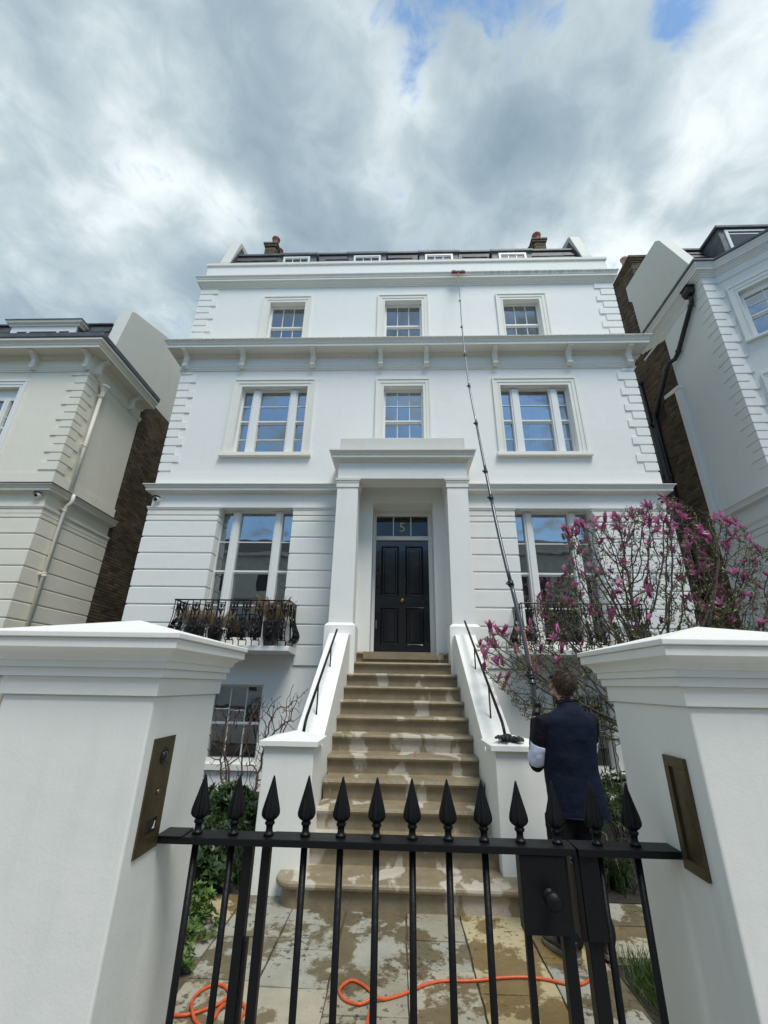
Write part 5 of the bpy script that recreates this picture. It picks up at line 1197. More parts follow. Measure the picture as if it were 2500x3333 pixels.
def flower_mesh(kind):
    m = MB()
    if kind == 0: spec = [(6, .10, .0, .092, .015)]
    elif kind == 1: spec = [(3, .16, .0, .10, .018), (4, .34, .05, .105, .018)]
    elif kind == 2: spec = [(3, .25, .1, .10, .019), (6, .75, .30, .125, .019)]
    else: spec = [(4, .35, .1, .11, .016), (6, .95, .45, .12, .015)]
    for (n, t, cu_, l, w_) in spec:
        for k in range(n):
            m.cur = 1 if (kind >= 2 and random.random() < .45) else 0
            petal(m, (0, 0, 0), 2 * math.pi * k / n + random.uniform(-.25, .25) + t, t * random.uniform(.75, 1.3), l * random.uniform(.88, 1.12), w_, cu_ * random.uniform(.6, 1.4))
    m.cur = 0; m.tube([(0, 0, -.012), (0, 0, .012)], [.004, .009], 6)
    return m
fmesh = []
flw = []
for i in tips:
    x, y, z = nodes[i]; p = .20
    if x > 5.4: p = .04
    elif z < 1.75: p = .006
    elif z < 2.2: p = .16 if x < 1.9 else .06
    if 2.4 < x < 3.6 and z < 3.2: p *= .45
    if (z > 3.3 or x < 1.25) and x < 5: p = .42
    if rng.random() < p: flw.append(i)
rng.shuffle(flw); flw = flw[:295]
for k, i in enumerate(flw):
    kd = int(rng.choice([0, 0, 0, 1, 1, 1, 2, 2, 3])); vi = kd * 2 + int(rng.integers(0, 2))
    p = Vector(nodes[i]); sc_ = rng.uniform(.85, 1.4)
    rot = (rng.normal(0, .45), rng.normal(0, .45), rng.uniform(0, 6.28))
    if len(fmesh) <= vi or fmesh[vi] is None:
        while len(fmesh) <= vi: fmesh.append(None)
        o = flower_mesh(kd).build('flower', ['petal', 'petal_pale'], mag, smooth=True); fmesh[vi] = o.data
        o.location = p - world_loc(mag); o.rotation_euler = rot; o.scale = (sc_,) * 3
    else: place('flower', fmesh[vi], mag, p, rot, (sc_,) * 3)
for (x, y, z) in ((.93, 5.02, 1.03), (.18, 5.42, .902)):       # fallen petals
    m = MB(); petal(m, (0, 0, 0), .6, 1.2, .07, .016, .1)
    o = m.build('fallen_petal', 'petal', None, smooth=True); o.location = (x, y, z + (.035 if x > .5 else .004)); tag(o, 'pink petal fallen on the %s' % ('right sloping stair wall' if x > .5 else 'middle of a stone step'), 'petal')

# bare twiggy shrub left of the stairs ---------------------------------
sh = thing('bare_shrub', 'bare leafless shrub in front of the left basement window', 'shrub', (-1.75, 5.3, 0))
att = []
lp = [(-2.25, 1.15), (-2.05, 1.38), (-1.8, 1.30), (-1.72, 1.50), (-1.5, 1.42), (-1.45, 1.52), (-1.28, 1.42), (-1.13, 1.70), (-1.06, 1.45), (-1.2, 1.1), (-1.35, .6), (-1.6, .45), (-2.0, .5)]
while len(att) < 420:
    x, z = rng.uniform(-2.25, -1.1), rng.uniform(.45, 1.7)
    y = rng.uniform(4.95, 5.9)
    if in_poly(x, z, lp) and not (x > -1.16 and z < 1.3): att.append((x, y, z))
nd2, pa2 = colonize([(-1.85, 5.3, 0), (-1.62, 5.4, 0), (-1.7, 5.2, 0), (-1.45, 5.3, 0)], att, .055, .6, .08, 90, .05, .2)
m, ra2, ch2 = skeleton_mesh(nd2, pa2, .0035, 2.4, .016); m.build('branches', 'bark_red', sh, smooth=True)
m = MB()
for i in range(len(nd2)):
    if rng.random() < .35:
        p = Vector(nd2[i]); d = (rv() * .7 + Vector((0, 0, .9))).normalized(); l = rng.uniform(.05, .13); m.tube([p, p + d * l * .5 + rv() * .01, p + d * l], [.003, .0028, .0022], 4, cap=False)
m.build('twigs', 'bark_red', sh, kind='stuff')
# a few twigs of the same kind low behind the man
sh2 = thing('bare_shrub', 'low tangle of bare grey twigs beside the right gate pier, behind the man', 'shrub', (2.0, 4.75, 0))
att = [(rng.uniform(1.75, 2.3), rng.uniform(4.6, 5.2), rng.uniform(.25, 1.2)) for _ in range(70)]
nd3, pa3 = colonize([(2.0, 4.8, 0), (2.15, 4.9, 0)], att, .055, .6, .09, 60, .03, .2)
m, _, _ = skeleton_mesh(nd3, pa3, .0035, 2.3, .014); m.build('branches', 'bark', sh2, smooth=True)

def leafy(root, cen, rad_, n, l, w_, mt, nparts=120, whorl=5, up=.35):
    """rosettes of leaves over a bumpy crown; outermost leaves are parts, the rest joined"""
    m = MB(); parts = 0; meshes = []
    for _ in range(3):
        q = MB(); leafquad(q, Vector((0, 0, 0)), Vector((1, 0, .15)), Vector((0, 0, 1)), l, w_); meshes.append(q)
    first = None
    for i in range(n):
        d = rv(); d.z = abs(d.z) * .9 - .15; r_ = rng.uniform(.55, 1.0) if i % 3 else rng.uniform(.9, 1.05)
        p = Vector((cen[0] + d.x * rad_[0] * r_, cen[1] + d.y * rad_[1] * r_, max(.02, cen[2] + d.z * rad_[2] * r_)))
        ax = (d + Vector((0, 0, up)) + rv() * .35).normalized(); t1 = ax.cross(rv()).normalized(); t2 = ax.cross(t1)
        for k in range(whorl):
            a = 2 * math.pi * k / whorl + rng.uniform(-.3, .3); dr_ = (t1 * math.cos(a) + t2 * math.sin(a)) + ax * rng.uniform(.2, .9)
            ll = l * rng.uniform(.7, 1.2)
            if r_ > .9 and d.y < .1 and parts < nparts:
                if first is None:
                    o = meshes[0].build('leaf', mt, root); first = o.data
                else: o = place('leaf', first, root, p)
                o.location = p - world_loc(root); o.rotation_mode = 'QUATERNION'; o.rotation_quaternion = dr_.normalized().to_track_quat('X', 'Z'); o.scale = (ll / l,) * 3; parts += 1
            else: leafquad(m, p, dr_, ax, ll, w_)
    m.build('foliage', mt, root, kind='stuff')
    st = MB(); 
    for k in range(9):
        d = rv(); st.tube([(cen[0], cen[1], 0), (cen[0] + d.x * rad_[0] * .4, cen[1] + d.y * rad_[1] * .4, cen[2] * .8), (cen[0] + d.x * rad_[0] * .8, cen[1] + d.y * rad_[1] * .8, cen[2] + abs(d.z) * rad_[2] * .6)], [.01, .007, .004], 5)
    st.build('stems', 'bark', root)
b1 = thing('evergreen_shrub', 'dense dark green evergreen shrub beside the left stair pier', 'shrub', (-1.72, 5.0, 0)); leafy(b1, (-1.72, 5.0, .34), (.36, .38, .40), 330, .085, .014, 'leaf_dark', 140, 6)
b2 = thing('evergreen_shrub', 'dark green evergreen shrub behind the low bare twigs beside the right gate pier', 'shrub', (2.25, 5.3, 0)); leafy(b2, (2.25, 5.25, .48), (.40, .35, .45), 330, .07, .010, 'leaf_dark', 100, 6)
b3 = thing('leafy_plant', 'low plant with rounded pale-edged green leaves at the left bed edge', 'plant', (-1.62, 4.35, 0)); leafy(b3, (-1.62, 4.38, .12), (.19, .17, .20), 60, .10, .028, 'leaf_dark', 80, 5, .8)
b4 = thing('leafy_plant', 'small bright green plant spilling over the left path edge', 'plant', (-1.47, 3.75, 0)); leafy(b4, (-1.47, 3.78, .04), (.20, .24, .15), 110, .045, .013, 'leaf_bright', 120, 5, .6)
b4b = thing('leafy_plant', 'straggling bright green seedling at the near left corner of the path', 'plant', (-1.36, 3.42, 0)); leafy(b4b, (-1.36, 3.40, .02), (.10, .14, .08), 45, .042, .012, 'leaf_bright', 60, 5, .6)
b5 = thing('leafy_plant', 'yellow-green sprig between the rounded plant and the left bed edge', 'plant', (-1.55, 4.08, 0)); leafy(b5, (-1.55, 4.08, .06), (.14, .12, .14), 50, .05, .016, 'leaf_bright', 80, 5, .6)
b7 = thing('hedge_standin', 'dark hedge standing in for an unidentified dark shape behind the left gate pier', 'hedge', (-3.4, 4.0, 0)); leafy(b7, (-3.55, 4.0, .75), (.50, .5, .72), 500, .06, .014, 'leaf_dark', 20, 5)  # made-up hedge, fills in for a dark glossy shape of unknown kind
def strappy(root, cen, n, l, w_, mt, spread=.6, nparts=90):
    m = MB(); parts = 0
    for i in range(n):
        mm = MB() if parts < nparts else m
        a = rng.uniform(0, 2 * math.pi); h = Vector((math.cos(a), math.sin(a), 0)); p = Vector((cen[0] + rng.normal(0, .08), cen[1] + rng.normal(0, .08), cen[2])); ll = l * rng.uniform(.6, 1.15)
        s = Vector((-h.y, h.x, 0)) * w_; an = rng.uniform(.05, spread); pts = []
        bend = rng.uniform(.9, 2.1)
        for k in range(6):
            f = k / 5; pts.append((p.copy(), w_ * (1 - f * f * .92)));
            aa = an + bend * f; p = p + (h * math.sin(aa) + Vector((0, 0, 1)) * math.cos(aa)) * (ll / 5)
        vs = []
        for q, ww in pts: vs += [q + s.normalized() * ww, q - s.normalized() * ww]
        mm.add(vs, [(2 * k, 2 * k + 1, 2 * k + 3, 2 * k + 2) for k in range(5)])
        if mm is not m: mm.build('leaf', mt, root); parts += 1
    if m.f: m.build('foliage', mt, root, kind='stuff')
for (lab, c, n, l, cnt) in (('strap-leaved grassy plant at the foot of the left stair pier', (-1.42, 4.66, 0), 150, .42, 80), ('strap-leaved plant with arching pale streaked blades behind the right gate pier', (1.90, 4.85, 0), 260, .48, 150),
                            ('strap-leaved plant between the man and the magnolia stems', (1.62, 5.05, 0), 150, .42, 60)):
    o = thing('strappy_plant', lab, 'plant', c); strappy(o, c, n, l, .0055, 'leaf_strap', .6, cnt)
o = thing('strappy_plant', 'strap-leaved plant under the left basement window', 'plant', (-2.1, 5.3, 0)); strappy(o, (-2.1, 5.3, 0), 120, .4, .005, 'leaf_strap', .6, 30)
g_ = MB()
for i in range(1500):
    x, y = 1.53 + rng.normal(0, .085), 3.38 + rng.normal(0, .15)
    if x < 1.37: continue
    d = rv(); d.z = abs(d.z) + .8; p = Vector((x, y, -.02)); l = rng.uniform(.05, .13) * (1 - min(.7, abs(x - 1.55) * 3)); leafquad(g_, p, d, rv(), l + .03, .0022)
for i in range(500):
    x, y = 1.50 + rng.normal(0, .07), 3.02 + rng.normal(0, .1)
    if x < 1.37: continue
    d = rv(); d.z = abs(d.z) + .8; leafquad(g_, Vector((x, y, -.02)), d, rv(), rng.uniform(.03, .08), .0022)
gt = g_.build('grass_tuft', 'grass_green'); tag(gt, 'tufts of fine green grass at the right path edge', 'grass'); gt['kind'] = 'stuff'
# planters of dry grass on the left balconette -------------------------
def planter(x, y, r, h, lab, n, hl, z=2.21):
    o = thing('planter', lab, 'planter', (x, y, z))
    MB().lathe([(r * .62, 0), (r * .72, .01), (r * .95, h * .45), (r, h * .8), (r * 1.04, h * .95), (r * 1.04, h), (r * .92, h), (r * .9, h * .9)], (x, y, z), 24).build('pot', 'pot_black', o, smooth=True)
    m = MB()
    for i in range(n):
        a = rng.uniform(0, 6.28); hd = Vector((math.cos(a), math.sin(a), 0)); p = Vector((x, y, z + h * .9)) + hd * rng.uniform(0, r * .7); ll = hl * rng.uniform(.55, 1.1); an = rng.uniform(.1, .7); b_ = rng.uniform(.2, 1.9)
        pts = []
        for k in range(5):
            f = k / 4; pts.append(p.copy()); aa = an + b_ * f * f; p = p + (hd * math.sin(aa) + Vector((0, 0, 1)) * math.cos(aa)) * (ll / 4)
        m.tube(pts, [.0028] * 5, 3, cap=False)
        if i % 3 == 0:       # feathery plume
            for _ in range(26):
                f = rng.uniform(.55, 1); q = pts[2].lerp(pts[4], (f - .5) * 2); leafquad(m, q, (pts[4] - pts[3]).normalized() + rv() * .6, rv(), rng.uniform(.04, .08), .0035)
    m.build('dry_grass', 'pampas', o, kind='stuff')
planter(-2.25, 7.72, .155, .42, 'black pot of tall dry feathery grass at the right end of the left balconette', 260, .52)
planter(-3.66, 7.72, .15, .30, 'black pot of dry feathery grass at the left end of the left balconette', 200, .42)
planter(-3.25, 7.74, .13, .28, 'black pot of dry feathery grass in the middle of the left balconette', 180, .38)

# ------------------------------------------------------------------ hose
def spline(P_, n=8):
    P_ = [Vector(p) for p in P_]; out_ = []
    for i in range(len(P_) - 1):
        p0, p1, p2, p3 = P_[max(i - 1, 0)], P_[i], P_[i + 1], P_[min(i + 2, len(P_) - 1)]
        for k in range(n):
            t = k / n; out_.append(.5 * ((2 * p1) + (p2 - p0) * t + (2 * p0 - 5 * p1 + 4 * p2 - p3) * t * t + (3 * p1 - p0 - 3 * p2 + p3) * t ** 3))
    out_.append(P_[-1]); return out_
hz_ = .0105
A = [(-1.9, 3.0), (-1.5, 3.01), (-1.168, 3.006), (-1.076, 3.022), (-1.02, 3.058), (-.958, 3.11), (-.938, 3.18), (-.978, 3.24), (-1.034, 3.262), (-1.098, 3.213), (-1.118, 3.127), (-1.085, 3.038), (-1.03, 2.97), (-.96, 2.93)]
B = [(-.96, 2.93), (-.948, 3.0), (-.938, 3.06), (-.892, 3.115), (-.844, 3.118), (-.806, 3.067), (-.811, 2.99), (-.80, 2.80), (-.55, 2.62), (-.30, 2.75), (-.18, 2.92)]
Cc = [(-.18, 2.92), (-.155, 3.033), (-.148, 3.096), (-.12, 3.19), (-.175, 3.285), (-.257, 3.348), (-.306, 3.316), (-.33, 3.25), (-.29, 3.18), (-.214, 3.150), (-.135, 3.172), (-.05, 3.205), (.046, 3.256), (.155, 3.333), (.266, 3.378), (.374, 3.385), (.485, 3.40), (.599, 3.427), (.746, 3.446), (.874, 3.435), (.972, 3.404), (1.054, 3.396), (1.136, 3.441), (1.24, 3.56), (1.28, 3.72), (1.27, 3.95)]
pts = [(x, y, hz_) for x, y in A + B[1:] + Cc[1:]]
sp_ = spline(pts, 7)
for i, p in enumerate(sp_):       # crossings ride over the strand beneath
    for (cx_, cy_, a, b_) in ((-1.085, 3.03, 60, 95), (-.95, 3.09, 98, 125), (-.13, 3.175, 205, 260)):
        d = math.hypot(p.x - cx_, p.y - cy_)
        if d < .07 and a < i < b_: p.z += .017 * (1 - d / .07)
tag(MB().tube(sp_, .0082, 8).build('hose', 'orange_hose', smooth=True), 'thin orange water hose looping across the wet paving', 'hose')

# ------------------------------------------------------------------ window cleaner
man = thing('person', 'man seen from behind in a navy gilet, looking up and holding the long pole', 'person', (1.24, 3.78, 0))
def loft(m, rings, n=20):
    """rings: (centre, rx, ry[, tilt about x]) elliptical sections"""
    vs = []
    for rg in rings:
        c, rx_, ry_ = rg[:3]; tl = rg[3] if len(rg) > 3 else 0; tw = rg[4] if len(rg) > 4 else 0
        for k in range(n):
            a = 2 * math.pi * k / n; ca, sa = math.cos(a), math.sin(a)
            x, y = rx_ * (abs(ca) ** .85) * (1 if ca > 0 else -1), ry_ * (abs(sa) ** .85) * (1 if sa > 0 else -1)
            x, y = x * math.cos(tw) - y * math.sin(tw), x * math.sin(tw) + y * math.cos(tw)
            vs.append((c[0] + x, c[1] + y * math.cos(tl), c[2] + y * math.sin(tl)))
    k_ = len(rings); m.add(vs, [(i * n + j, i * n + (j + 1) % n, (i + 1) * n + (j + 1) % n, (i + 1) * n + j) for i in range(k_ - 1) for j in range(n)] + [tuple(range(n))[::-1], tuple((k_ - 1) * n + j for j in range(n))])
def cloth(o, amt=.008, scale=.10, vox=.010, smooth_=4):
    rm = o.modifiers.new('remesh', 'REMESH'); rm.mode = 'VOXEL'; rm.voxel_size = vox; rm.use_smooth_shade = True
    s_ = o.modifiers.new('smooth', 'SMOOTH'); s_.iterations = smooth_; s_.factor = .5
    if amt:
        tx = bpy.data.textures.new('folds', 'CLOUDS'); tx.noise_scale = scale; tx.noise_depth = 2
        dm = o.modifiers.new('folds', 'DISPLACE'); dm.texture = tx; dm.strength = amt; dm.mid_level = .5; dm.texture_coords = 'GLOBAL'
mat('navy_gilet', (0.0045, 0.0095, 0.025), .75, spec=.2, bump=.3, bscale=180, bump2=.5, b2scale=9)
mat('navy_sleeve', (0.009, 0.008, 0.016), .85, spec=.2, bump=.4, bscale=160)
mat('lilac_band', (0.60, 0.64, 0.82), .8, bump=.3, bscale=160)
mat('black_trousers', (0.007, 0.007, 0.009), .85, spec=.2, bump=.3, bscale=140)
mat('skin', (0.50, 0.26, 0.18), .5)
mat('hair_brown', (0.095, 0.056, 0.034), .55, var=.5, vscale=45, bump=.8, bscale=120)
mat('shoe_grey', (0.075, 0.07, 0.062), .7, var=.4, vscale=30, bump=.4)
mat('shoe_sole', (0.20, 0.18, 0.14), .7, var=.3, vscale=20)
HP = Vector((1.262, 3.74, .86)); NK = Vector((1.325, 3.70, 1.47))
SL, SR = Vector((1.125, 3.715, 1.385)), Vector((1.50, 3.74, 1.40))
EL = Vector((1.060, 3.80, 1.085)); WL = Vector((1.135, 3.955, 1.395)); ER = Vector((1.49, 3.90, 1.13)); WR = Vector((1.235, 4.01, 1.13))
KL, AL = Vector((1.175, 3.80, .47)), Vector((1.13, 3.70, .085)); KR, AR = Vector((1.36, 3.84, .47)), Vector((1.365, 3.76, .085))
HC = Vector((1.318, 3.775, 1.645))       # head centre, tipped back
# body: one continuous surface
b = MB()
loft(b, [((1.29, 3.785, .80), .12, .075), ((1.29, 3.785, .92), .125, .08), ((1.295, 3.785, 1.05), .12, .075), ((1.302, 3.775, 1.2), .13, .08), ((1.305, 3.765, 1.30), .14, .08), ((1.312, 3.755, 1.37), .13, .075), ((1.32, 3.745, 1.43), .07, .06), ((1.325, 3.74, 1.50), .052, .055), (HC - Vector((0, .01, .06)), .058, .07)])
for s_, e_, w_ in ((SL, EL, WL), (SR, ER, WR)): b.tube([s_, s_.lerp(e_, .5), e_, e_.lerp(w_, .4), w_], [.055, .048, .040, .038, .027], 12)
for h_, k_, a_ in ((Vector((1.215, 3.785, .80)), KL, AL), (Vector((1.345, 3.785, .80)), KR, AR)): b.tube([h_, h_.lerp(k_, .5), k_, k_.lerp(a_, .35), a_], [.070, .066, .052, .048, .036], 14)
# head: skull, jaw, nose, ears, tipped back to look up
Tm = Matrix.Translation(HC) @ Matrix.Rotation(R(6), 4, 'Z') @ Matrix.Rotation(R(32), 4, 'X')      # face looks along local +y
hd = MB(lambda p: tuple(Tm @ Vector(p)))
hd.sphere((0, -.012, .022), .094, 20, 14, .84, 1.02, .98); hd.sphere((0, .03, -.055), .062, 16, 10, .92, .95, .85); hd.sphere((0, .045, .0), .066, 14, 10, .95, .8, 1.1)
hd.prism([(-.013, -.026), (.013, -.026), (.006, .022), (-.006, .022)], 'y', .075, .112); hd.sphere((0, .104, -.018), .014, 8, 6)
hd.sphere((0, .088, -.052), .02, 10, 6, 1.3, .5, .4); 
for sx in (-1, 1):
    hd.sphere((sx * .090, -.006, -.010), .029, 10, 8, .42, .75, 1.2); hd.sphere((sx * .031, .077, .012), .013, 8, 6)
b.v += hd.v and [p for p in hd.v]; k0 = len(b.v) - len(hd.v); b.f += [[k0 + i for i in f] for f in hd.f]; b.mi += hd.mi
body = b.build('body', 'skin', man, smooth=True); cloth(body, 0, vox=.007, smooth_=3)
ey = MB(lambda p: tuple(Tm @ Vector(p)))
for sx in (-1, 1): ey.sphere((sx * .031, .086, .012), .0085, 8, 6)
ey.build('eyes', 'lens_glass', body)
gla = MB(lambda p: tuple(Tm @ Vector(p)))       # sunglasses seen at the left temple
gla.box(-.086, -.080, -.01, .085, .008, .018); gla.box(.080, .086, -.01, .085, .008, .018)
for sx in (-1, 1): gla.sphere((sx * .035, .098, .008), .026, 12, 8, 1.1, .25, .8)
gla.build('sunglasses', 'black_plastic', man)
# hair: cap plus swept tufts
h = MB(lambda p: tuple(Tm @ Vector(p)))
h.sphere((0, -.026, .036), .100, 24, 16, .86, 1.0, 1.0); h.sphere((0, -.062, -.016), .070, 18, 12, .92, .75, 1.0)
hair = h.build('hair', 'hair_brown', man, smooth=True); cloth(hair, .016, .035, .007, 2)
tf_ = MB(lambda p: tuple(Tm @ Vector(p)))
for i in range(520):
    a = rng.uniform(0, 6.28); e_ = rng.uniform(-.55, 1.5)
    d = Vector((math.cos(a) * math.cos(e_), math.sin(a) * math.cos(e_), math.sin(e_)))
    if d.y > .45 and d.z < .35 or (abs(d.x) > .6 and d.z < -.05): continue
    p = Vector((0, -.028, .032)) + Vector((d.x * .083, d.y * .095, d.z * .097))
    if d.z < -.1: p = Vector((0, -.05, .0)) + Vector((d.x * .080, d.y * .078, d.z * .085))
    fl_ = Vector((-.55 * abs(d.z) + .25 * d.x + .25 * math.sin(p.x * 60), -.35, -.75 if d.z < .6 else -.15)); fl_ = fl_ - d * fl_.dot(d); fl_ = (fl_.normalized() + d * rng.uniform(.05, .38) + rv() * .28).normalized()
    l = rng.uniform(.025, .055); tf_.tube([p, p + fl_ * l * .5 + d * .005, p + fl_ * l + rv() * .007], [.0042, .003, .0006], 4, cap=False)
tf_.build('hair_tufts', 'hair_brown', hair, kind='stuff')
# gilet
v_ = MB()
def tr(c, rx_, ry_, tl=0, tw=0): return (Vector(c), rx_, ry_, tl, tw)
loft(v_, [tr((1.325, 3.775, .755), .215, .128), tr((1.322, 3.775, .80), .213, .130), tr((1.312, 3.77, .92), .205, .130), tr((1.302, 3.765, 1.05), .200, .128), tr((1.300, 3.755, 1.18), .203, .132), tr((1.304, 3.745, 1.29), .208, .132), tr((1.308, 3.735, 1.365), .214, .128), tr((1.312, 3.730, 1.405), .200, .118),
          tr((1.320, 3.726, 1.435), .158, .102, -.1), tr((1.326, 3.724, 1.462), .100, .088, -.15), tr((1.328, 3.727, 1.485), .080, .080, -.2), tr((1.328, 3.733, 1.515), .077, .077, -.25)], 28)
gi = v_.build('gilet', 'navy_gilet', man, smooth=True); cloth(gi, .016, .13, .011, 6)
MB().tube([(1.328 + .080 * math.cos(a), 3.733 + .080 * math.sin(a), 1.518 + .080 * math.sin(a) * math.sin(-.25)) for a in [2 * math.pi * k / 24 for k in range(25)]], .006, 6).build('collar_edge', 'navy_sleeve', gi, smooth=True)
MB().tube([(1.325 + .214 * math.cos(a), 3.775 + .130 * math.sin(a), .762) for a in [2 * math.pi * k / 32 for k in range(33)]], .006, 6).build('hem', 'navy_gilet', gi, smooth=True)
# sleeves
for s_, e_, w_, band in ((SL, EL, WL, True), (SR, ER, WR, False)):
    m = MB(); m.tube([s_ + Vector((0, 0, .02)), s_.lerp(e_, .25), s_.lerp(e_, .58)], [.058, .066, .065], 16); m.sphere(s_ + Vector((.012 if band else -.012, 0, -.012)), .064, 16, 12, .9, 1, .9)
    m.tube([e_ + Vector((0, -.0, -.035)), e_ + Vector((.01, .04, -.01)), e_.lerp(w_, .45), e_.lerp(w_, .95)], [.045, .060, .052, .042], 16)
    sl_ = m.build('sleeve', 'navy_sleeve', man, smooth=True); cloth(sl_, .012, .06, .009, 3)
    m = MB(); m.tube([s_.lerp(e_, .56), s_.lerp(e_, .8), e_ + Vector((0, 0, .02)), e_ + Vector((.004, .01, .0))], [.068, .070, .068, .060], 16)
    q = m.build('sleeve_band', 'lilac_band', man, smooth=True); cloth(q, .012, .06, .008, 3)
# trousers
m = MB(); loft(m, [tr((1.31, 3.785, .84), .145, .09), tr((1.295, 3.785, .78), .165, .095), tr((1.27, 3.79, .70), .175, .105)])
for hx, k_, a_ in ((-.09, KL, AL), (.09, KR, AR)):
    top = Vector((1.27 + hx, 3.78, .76)); m.tube([top, top.lerp(k_, .5), k_, k_.lerp(a_, .5), a_ + Vector((0, -.01, .03)), a_ + Vector((0, -.01, -.02))], [.105, .098, .088, .082, .080, .082], 18)
t = m.build('trousers', 'black_trousers', man, smooth=True); cloth(t, .028, .09, .011, 3)
def shoe(heel, toe, lab=None):
    d = (Vector(toe) - Vector(heel)); Ls = d.length; d.normalize(); s = Vector((d.y, -d.x, 0))
    T_ = lambda p: tuple(Vector(heel) + d * p[0] + s * p[1] + Vector((0, 0, p[2])))
    m = MB(T_); rings = [(0, .030, .085), (.03, .040, .11), (.09, .042, .105), (.15, .045, .085), (.20, .050, .065), (.25, .048, .055), (Ls - .02, .036, .045), (Ls, .018, .03)]
    n = 14; vs = []
    for x, w_, hh in rings:
        for k in range(n):
            a = 2 * math.pi * k / n; vs.append((x, w_ * math.cos(a), .022 + hh * .5 + hh * .5 * math.sin(a)))
    m.add(vs, [(i * n + j, i * n + (j + 1) % n, (i + 1) * n + (j + 1) % n, (i + 1) * n + j) for i in range(len(rings) - 1) for j in range(n)] + [tuple(range(n)), tuple((len(rings) - 1) * n + j for j in range(n))])
    o = m.build('shoe', 'shoe_grey', man, smooth=True)
    so_ = MB(T_); outl = [(-.006, 0), (.0, .03), (.06, .042), (.12, .040), (.19, .053), (.25, .052), (Ls, .028), (Ls + .01, 0), (Ls, -.028), (.25, -.052), (.19, -.053), (.12, -.040), (.06, -.042), (.0, -.03)]
    so_.prism(outl, 'z', .002, .032); so_.build('sole', 'shoe_sole', o, bevel=.005)
    lc = MB(T_)
    for k in range(4): lc.tube([(.12 + k * .028, -.03, .115 - k * .012), (.13 + k * .028, 0, .125 - k * .013), (.12 + k * .028, .03, .115 - k * .012)], .0035, 5)
    lc.build('laces', 'shoe_sole', o)
shoe((1.150, 3.615, 0), (1.015, 3.885, 0)); shoe((1.375, 3.665, 0), (1.335, 3.95, 0))
# gloved hands closed round the pole
PB = Vector((1.163, 3.995, 1.30))
def hand(c, ax, out_, sgn):
    """five fingers curling round an axis ax at c; out_ = direction from pole to palm"""
    ax = ax.normalized(); out_ = (out_ - ax * out_.dot(ax)).normalized(); s = ax.cross(out_)
    m = MB(); r = .030
    m.sphere(c + out_ * .036, .034, 12, 8, 1, 1, 1.1); m.tube([c + out_ * .036 - ax * .03, c + out_ * .036 + ax * .035], [.030, .027], 10)
    for k, (q, L_, fr_) in enumerate(((.036, 1.0, .0098), (.013, 1.08, .0102), (-.010, 1.02, .0098), (-.032, .82, .0088))):
        pts = []
        for j in range(7):
            a = (j / 6) * 3.6 * L_; pts.append(c + ax * q + (out_ * math.cos(a) + s * sgn * math.sin(a)) * (r + (.006 if j < 2 else 0)))
        m.tube(pts, [fr_ * 1.05, fr_, fr_ * 1.08, fr_, fr_ * .98, fr_ * .9, fr_ * .7], 8)
    pts = [c + out_ * .045 + ax * .02]
    for j in range(5):
        a = -(.5 + j * .42); pts.append(c + ax * (.045 + j * .004) + (out_ * math.cos(a) + s * sgn * math.sin(a)) * (r + .002))
    m.tube(pts, [.014, .013, .012, .0115, .0105, .008], 8)
    return m
pole_pts = [(1.175, 4.0, 1.02), (1.163, 4.0, 1.30), (1.158, 4.02, 1.50), (1.1600, 4.04, 1.660), (1.157, 4.19, 2.160), (1.122, 4.56, 3.130), (1.116, 4.97, 4.21), (1.127, 5.38, 5.23), (1.138, 5.75, 6.17), (1.184, 6.15, 7.17), (1.245, 6.60, 8.29), (1.343, 7.12, 9.58), (1.452, 7.74, 11.14)]
pax = Vector(pole_pts[2]) - Vector(pole_pts[1])
for c, o_, sg in ((Vector((1.158, 4.0 + .02, 1.485)), Vector((.2, -1, 0)), 1), (Vector((1.172, 4.0, 1.13)), Vector((1, -.3, 0)), -1)):
    q = hand(c, pax, o_, sg).build('glove', 'rubber_glove', man, smooth=True); cloth(q, 0, vox=.004, smooth_=1)
m = MB(); m.tube([WL, WL.lerp(Vector((1.165, 3.985, 1.47)), .8)], [.034, .034], 12); m.tube([WR, WR.lerp(Vector((1.205, 4.0, 1.13)), .8)], [.034, .034], 12); m.build('glove_cuffs', 'rubber_glove', man, smooth=True)

# ------------------------------------------------------------------ telescopic pole
pole = thing('cleaning_pole', 'long dark telescopic water-fed pole reaching from the man to the upper cornice', 'pole', (1.175, 4.0, 1.02))
pp = spline(pole_pts, 10); S_ = [0]
for a, b_ in zip(pp, pp[1:]): S_.append(S_[-1] + (b_ - a).length)
def at(s):
    i = max(0, min(len(pp) - 2, int(np.searchsorted(S_, s)) - 1)); f = (s - S_[i]) / (S_[i + 1] - S_[i]); return pp[i].lerp(pp[i + 1], f)
Lt = S_[-1]
def s_at_z(z_): 
    zs3 = [p.z for p in pp]; return float(np.interp(z_, zs3, S_))
joints = [0, s_at_z(1.72), s_at_z(2.60), s_at_z(3.75), s_at_z(4.20), s_at_z(5.2), s_at_z(6.17), s_at_z(7.17), s_at_z(8.29), s_at_z(9.58), Lt]
rr_ = [.0235, .0215, .0195, .0180, .0168, .0155, .0145, .0132, .012, .0108]
